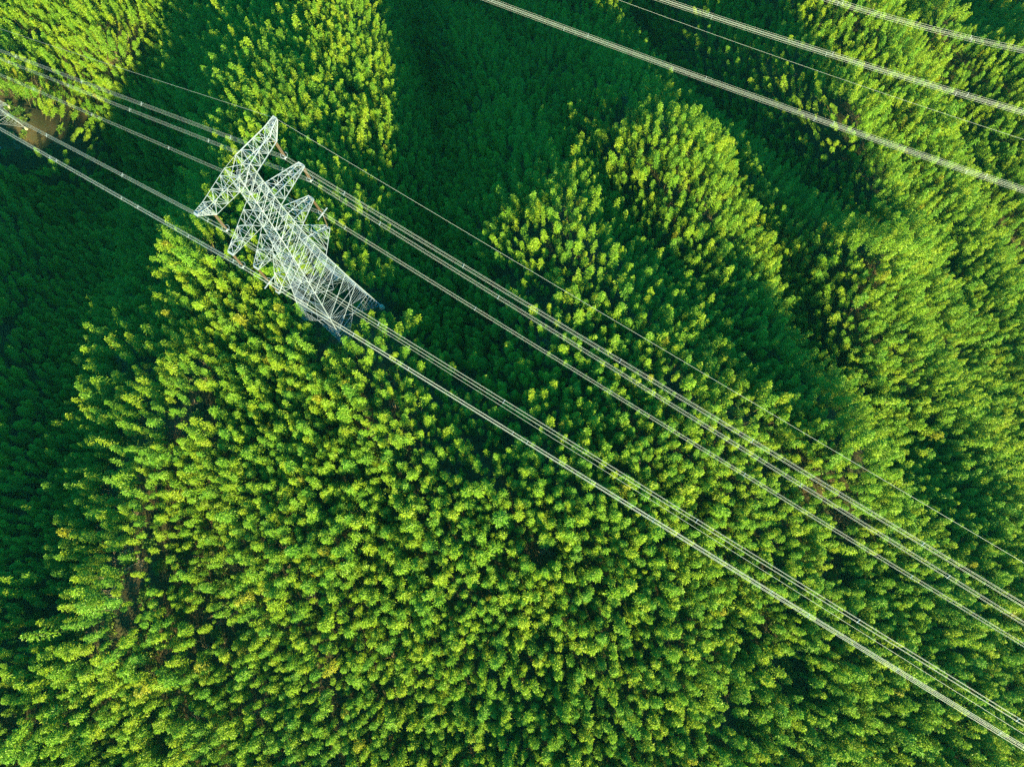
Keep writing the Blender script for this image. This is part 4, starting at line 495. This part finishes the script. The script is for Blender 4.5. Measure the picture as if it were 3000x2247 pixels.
scl = rng.normal(1, .2, N).clip(.55, 1.6)*(.88+.24*patch); low = rng.random(N) < .22 + rough*.35; scl = np.where(low, scl*rng.uniform(.45, .75, N), scl)
hz = (.2+.8*scl)*rng.uniform(.66, 1.06, N); scl = scl*.61
var = rng.integers(0, NV-1, N); var = np.where(rng.random(N) < .007, NV-1, var)
lean = rng.normal(0, .07, (N, 2)) - np.stack([sx_, sy_], 1)*.16
yaw = rng.uniform(0, 2*math.pi, N)
# tilt about x by -lean_y.. : rotate the z axis towards (lx, ly)
rx = -lean[:, 1]; ry = lean[:, 0]
u, v_, w_ = project(px, py, pz+10*hz); inside = (u > 4) & (u < 1020) & (v_ > 4) & (v_ < 762)
size = np.where(inside, scl/w_, 0); order = np.argsort(-size); big = order[:290]; rest = np.setdiff1d(np.arange(N), big)
cols = ['far left', 'left', 'middle', 'right', 'far right']
protos = {}
def words(i):
    c = cols[min(4, int(u[i]/204.8))]; r = 'near the bottom edge' if v_[i] > 560 else ('midway up the picture' if v_[i] > 300 else 'high in the picture')
    if var[i] == NV-1: return f'yellowing bamboo among green ones in the {c} part {r}'
    k = 'small' if scl[i] < .5 else ('large' if scl[i] > .72 else 'medium')
    return f'{k} feathery green bamboo in the {c} part {r}'
def rotm(i): 
    from mathutils import Euler
    return Euler((float(rx[i]), float(ry[i]), 0)).to_matrix() @ Matrix.Rotation(float(yaw[i]), 3, 'Z')
for i in big:
    k = int(var[i]); root = empty('bamboo', (float(px[i]), float(py[i]), float(pz[i])-.1))
    root.rotation_euler = rotm(i).to_euler(); root.scale = (float(scl[i]), float(scl[i]), float(hz[i]))
    tag(root, words(i), 'bamboo', 'bamboos nearest the camera')
    if k not in protos:
        protos[k] = (meshobj('crown', VAR[k][0], root), meshobj('culm', VAR[k][1], root))
    else:
        for src in protos[k]: c = src.copy(); COL.objects.link(c); c.parent = root
for k in range(NV):
    if k not in protos:
        i = int(big[k]); root = empty('bamboo', (float(px[i])+1.2, float(py[i])+1.2, float(pz[i])-.1)); root.scale = (.8, .8, .8)
        tag(root, 'small yellowing bamboo standing close beside a larger green one', 'bamboo', 'bamboos nearest the camera')
        protos[k] = (meshobj('crown', VAR[k][0], root), meshobj('culm', VAR[k][1], root))
def scatter(name, P, R, SC, K, sources, label, cat):
    """one object: a point cloud whose points carry copies of real plants"""
    me = bpy.data.meshes.new(name); n = len(P); me.vertices.add(n); me.vertices.foreach_set('co', np.asarray(P, 'f').ravel())
    for an, ty, arr, key in (('rot', 'FLOAT_VECTOR', R, 'vector'), ('scl', 'FLOAT_VECTOR', SC, 'vector'), ('kind_index', 'INT', K, 'value')):
        at_ = me.attributes.new(an, ty, 'POINT'); at_.data.foreach_set(key, np.asarray(arr, 'i' if ty == 'INT' else 'f').ravel())
    ob = meshobj(name, me); ng = bpy.data.node_groups.new(name, 'GeometryNodeTree')
    ng.interface.new_socket('Geometry', in_out='INPUT', socket_type='NodeSocketGeometry'); ng.interface.new_socket('Geometry', in_out='OUTPUT', socket_type='NodeSocketGeometry')
    gi = ng.nodes.new('NodeGroupInput'); go = ng.nodes.new('NodeGroupOutput')
    jn = ng.nodes.new('GeometryNodeJoinGeometry'); parts = []
    for srcs in sources:
        j2 = ng.nodes.new('GeometryNodeJoinGeometry')
        for so_ in srcs:
            oi_ = ng.nodes.new('GeometryNodeObjectInfo'); oi_.transform_space = 'ORIGINAL'; oi_.inputs['Object'].default_value = so_
            ng.links.new(oi_.outputs['Geometry'], j2.inputs[0])
        g2 = ng.nodes.new('GeometryNodeGeometryToInstance'); ng.links.new(j2.outputs[0], g2.inputs[0]); parts.append(g2)
    for g2 in reversed(parts): ng.links.new(g2.outputs[0], jn.inputs[0])
    ip = ng.nodes.new('GeometryNodeInstanceOnPoints'); ip.inputs['Pick Instance'].default_value = True
    def attr(nm, ty): a = ng.nodes.new('GeometryNodeInputNamedAttribute'); a.data_type = ty; a.inputs[0].default_value = nm; return a.outputs[0]
    er = ng.nodes.new('FunctionNodeEulerToRotation')
    ng.links.new(gi.outputs[0], ip.inputs['Points']); ng.links.new(jn.outputs[0], ip.inputs['Instance'])
    ng.links.new(attr('kind_index', 'INT'), ip.inputs['Instance Index']); ng.links.new(attr('rot', 'FLOAT_VECTOR'), er.inputs[0]); ng.links.new(er.outputs[0], ip.inputs['Rotation'])
    ng.links.new(attr('scl', 'FLOAT_VECTOR'), ip.inputs['Scale']); ng.links.new(ip.outputs[0], go.inputs[0])
    md = ob.modifiers.new('scatter', 'NODES'); md.node_group = ng; tag(ob, label, cat, None, 'stuff'); return ob
P = np.stack([px[rest], py[rest], pz[rest]-.1], 1)
R = np.array([tuple(rotm(i).to_euler()) for i in rest]); SC = np.stack([scl[rest], scl[rest], hz[rest]], 1)
scatter('bamboo_forest', P, R, SC, var[rest], [protos[k] for k in range(NV)], 'dense bamboo forest covering the ridges and valleys', 'forest')
# ------------------------------------------------------------------ shrubs, saplings, dry brush
def shrub_mesh(seed):
    r = random.Random(seed); v = []; f = []
    for b in range(26):
        a = r.uniform(0, 6.28); e = r.uniform(.1, 1.3); L = r.uniform(.7, 1.5); d = Vector((math.cos(a)*math.cos(e), math.sin(a)*math.cos(e), math.sin(e)))
        c = d*L
        for i in range(9):
            dd = (d + Vector((r.gauss(0, .6), r.gauss(0, .6), r.gauss(0, .4)))).normalized()
            quad_leaf(v, f, c*r.uniform(.55, 1)+Vector((r.gauss(0, .15), r.gauss(0, .15), r.gauss(0, .1)+.2)), dd, Vector((r.gauss(0, .4), r.gauss(0, .4), 1)).normalized(), r.uniform(.25, .45), r.uniform(.08, .14))
    me = bpy.data.meshes.new('foliage'); me.from_pydata([tuple(p) for p in v], [], f); me.materials.append(M['shrub']); me.update(); return me
def twig_mesh(seed):
    r = random.Random(seed); b = MB()
    for i in range(7):
        a = r.uniform(0, 6.28); e = r.uniform(.5, 1.4); L = r.uniform(1.2, 3); d = Vector((math.cos(a)*math.cos(e), math.sin(a)*math.cos(e), math.sin(e)))
        b.tube([(0, 0, 0), d*L*.5 + Vector((r.gauss(0, .1), r.gauss(0, .1), 0)), d*L], [.04, .03, .012], 4)
        for k in range(4):
            o = d*L*r.uniform(.35, .9); q = (d + Vector((r.gauss(0, .7), r.gauss(0, .7), r.gauss(0, .3)))).normalized(); b.tube([o, o+q*r.uniform(.4, 1)], [.022, .008], 4)
    me = bpy.data.meshes.new('twigs'); me.from_pydata([tuple(p) for p in b.v], [], b.f); me.materials.append(M['twig']); me.update(); return me
SH = []
for i in range(5):
    a = 2*math.pi*i/5 + .4; x, y = BASE.x + 8.6*math.cos(a), BASE.y + 8.6*math.sin(a); z = float(ground(x, y))
    rt = empty('shrub', (x, y, z), a); tag(rt, 'low dark green shrub in the clearing under the tall pylon', 'shrub', 'shrubs under the pylon')
    SH.append((meshobj('foliage', shrub_mesh(50+i), rt),))
TW = []
for i in range(3):
    x, y = BASE.x + (-2.5, 2, 3.5)[i], BASE.y + (2.5, -2.5, 2)[i]; z = float(ground(x, y))
    rt = empty('dry_brush', (x, y, z), i*2.); tag(rt, 'bare dry brushwood lying between the legs of the tall pylon', 'brushwood', 'brushwood under the pylon')
    TW.append((meshobj('twigs', twig_mesh(70+i), rt),))
sxp, syp = np.meshgrid(np.arange(-300, 300, 3.3), np.arange(-110, 330, 3.3)); sxp = (sxp+rng.uniform(-1.6, 1.6, sxp.shape)).ravel(); syp = (syp+rng.uniform(-1.6, 1.6, syp.shape)).ravel()
szp = ground(sxp, syp); u2, v2, w2 = project(sxp, syp, szp); kp = (u2 > -60) & (u2 < 1084) & (v2 > -60) & (v2 < 826) & (rng.random(len(sxp)) < .8)
kp &= np.hypot(sxp-BASE.x, syp-BASE.y) > 4
sxp, syp, szp = sxp[kp], syp[kp], szp[kp]; n2 = len(sxp); tw = rng.random(n2) < .22
s2 = rng.uniform(.7, 1.7, n2)
scatter('undergrowth', np.stack([sxp, syp, szp], 1), np.stack([np.zeros(n2), np.zeros(n2), rng.uniform(0, 6.28, n2)], 1), np.stack([s2]*3, 1),
        np.where(tw, 5+rng.integers(0, 3, n2), rng.integers(0, 5, n2)), SH+TW, 'low shrubs and dry brushwood covering the forest floor', 'undergrowth')
print('trees', N, 'shrubs', n2)

# ------------------------------------------------------------------ air: one closed box of thin haze round everything
hb = MB(); x0, x1, y0, y1, zl, zh = -7500, 7500, -7500, 7500, float(GZ.min())-1, 186.0
hb.v = [(x0, y0, zl), (x1, y0, zl), (x1, y1, zl), (x0, y1, zl), (x0, y0, zh), (x1, y0, zh), (x1, y1, zh), (x0, y1, zh)]
hb.f = [(3, 2, 1, 0), (4, 5, 6, 7), (0, 1, 5, 4), (1, 2, 6, 5), (2, 3, 7, 6), (3, 0, 4, 7)]
hm = bpy.data.materials.new('haze'); hm.use_nodes = True; hn = hm.node_tree; hn.nodes.clear()
ho = hn.nodes.new('ShaderNodeOutputMaterial'); hv = hn.nodes.new('ShaderNodeVolumePrincipled')
hv.inputs['Color'].default_value = (.15, .9, .85, 1); hv.inputs['Density'].default_value = .00005; hv.inputs['Anisotropy'].default_value = .2
hn.links.new(hv.outputs[0], ho.inputs['Volume']); h = hb.build('haze', hm); tag(h, 'thin pale haze in the air over the forest', 'haze', None, 'stuff')
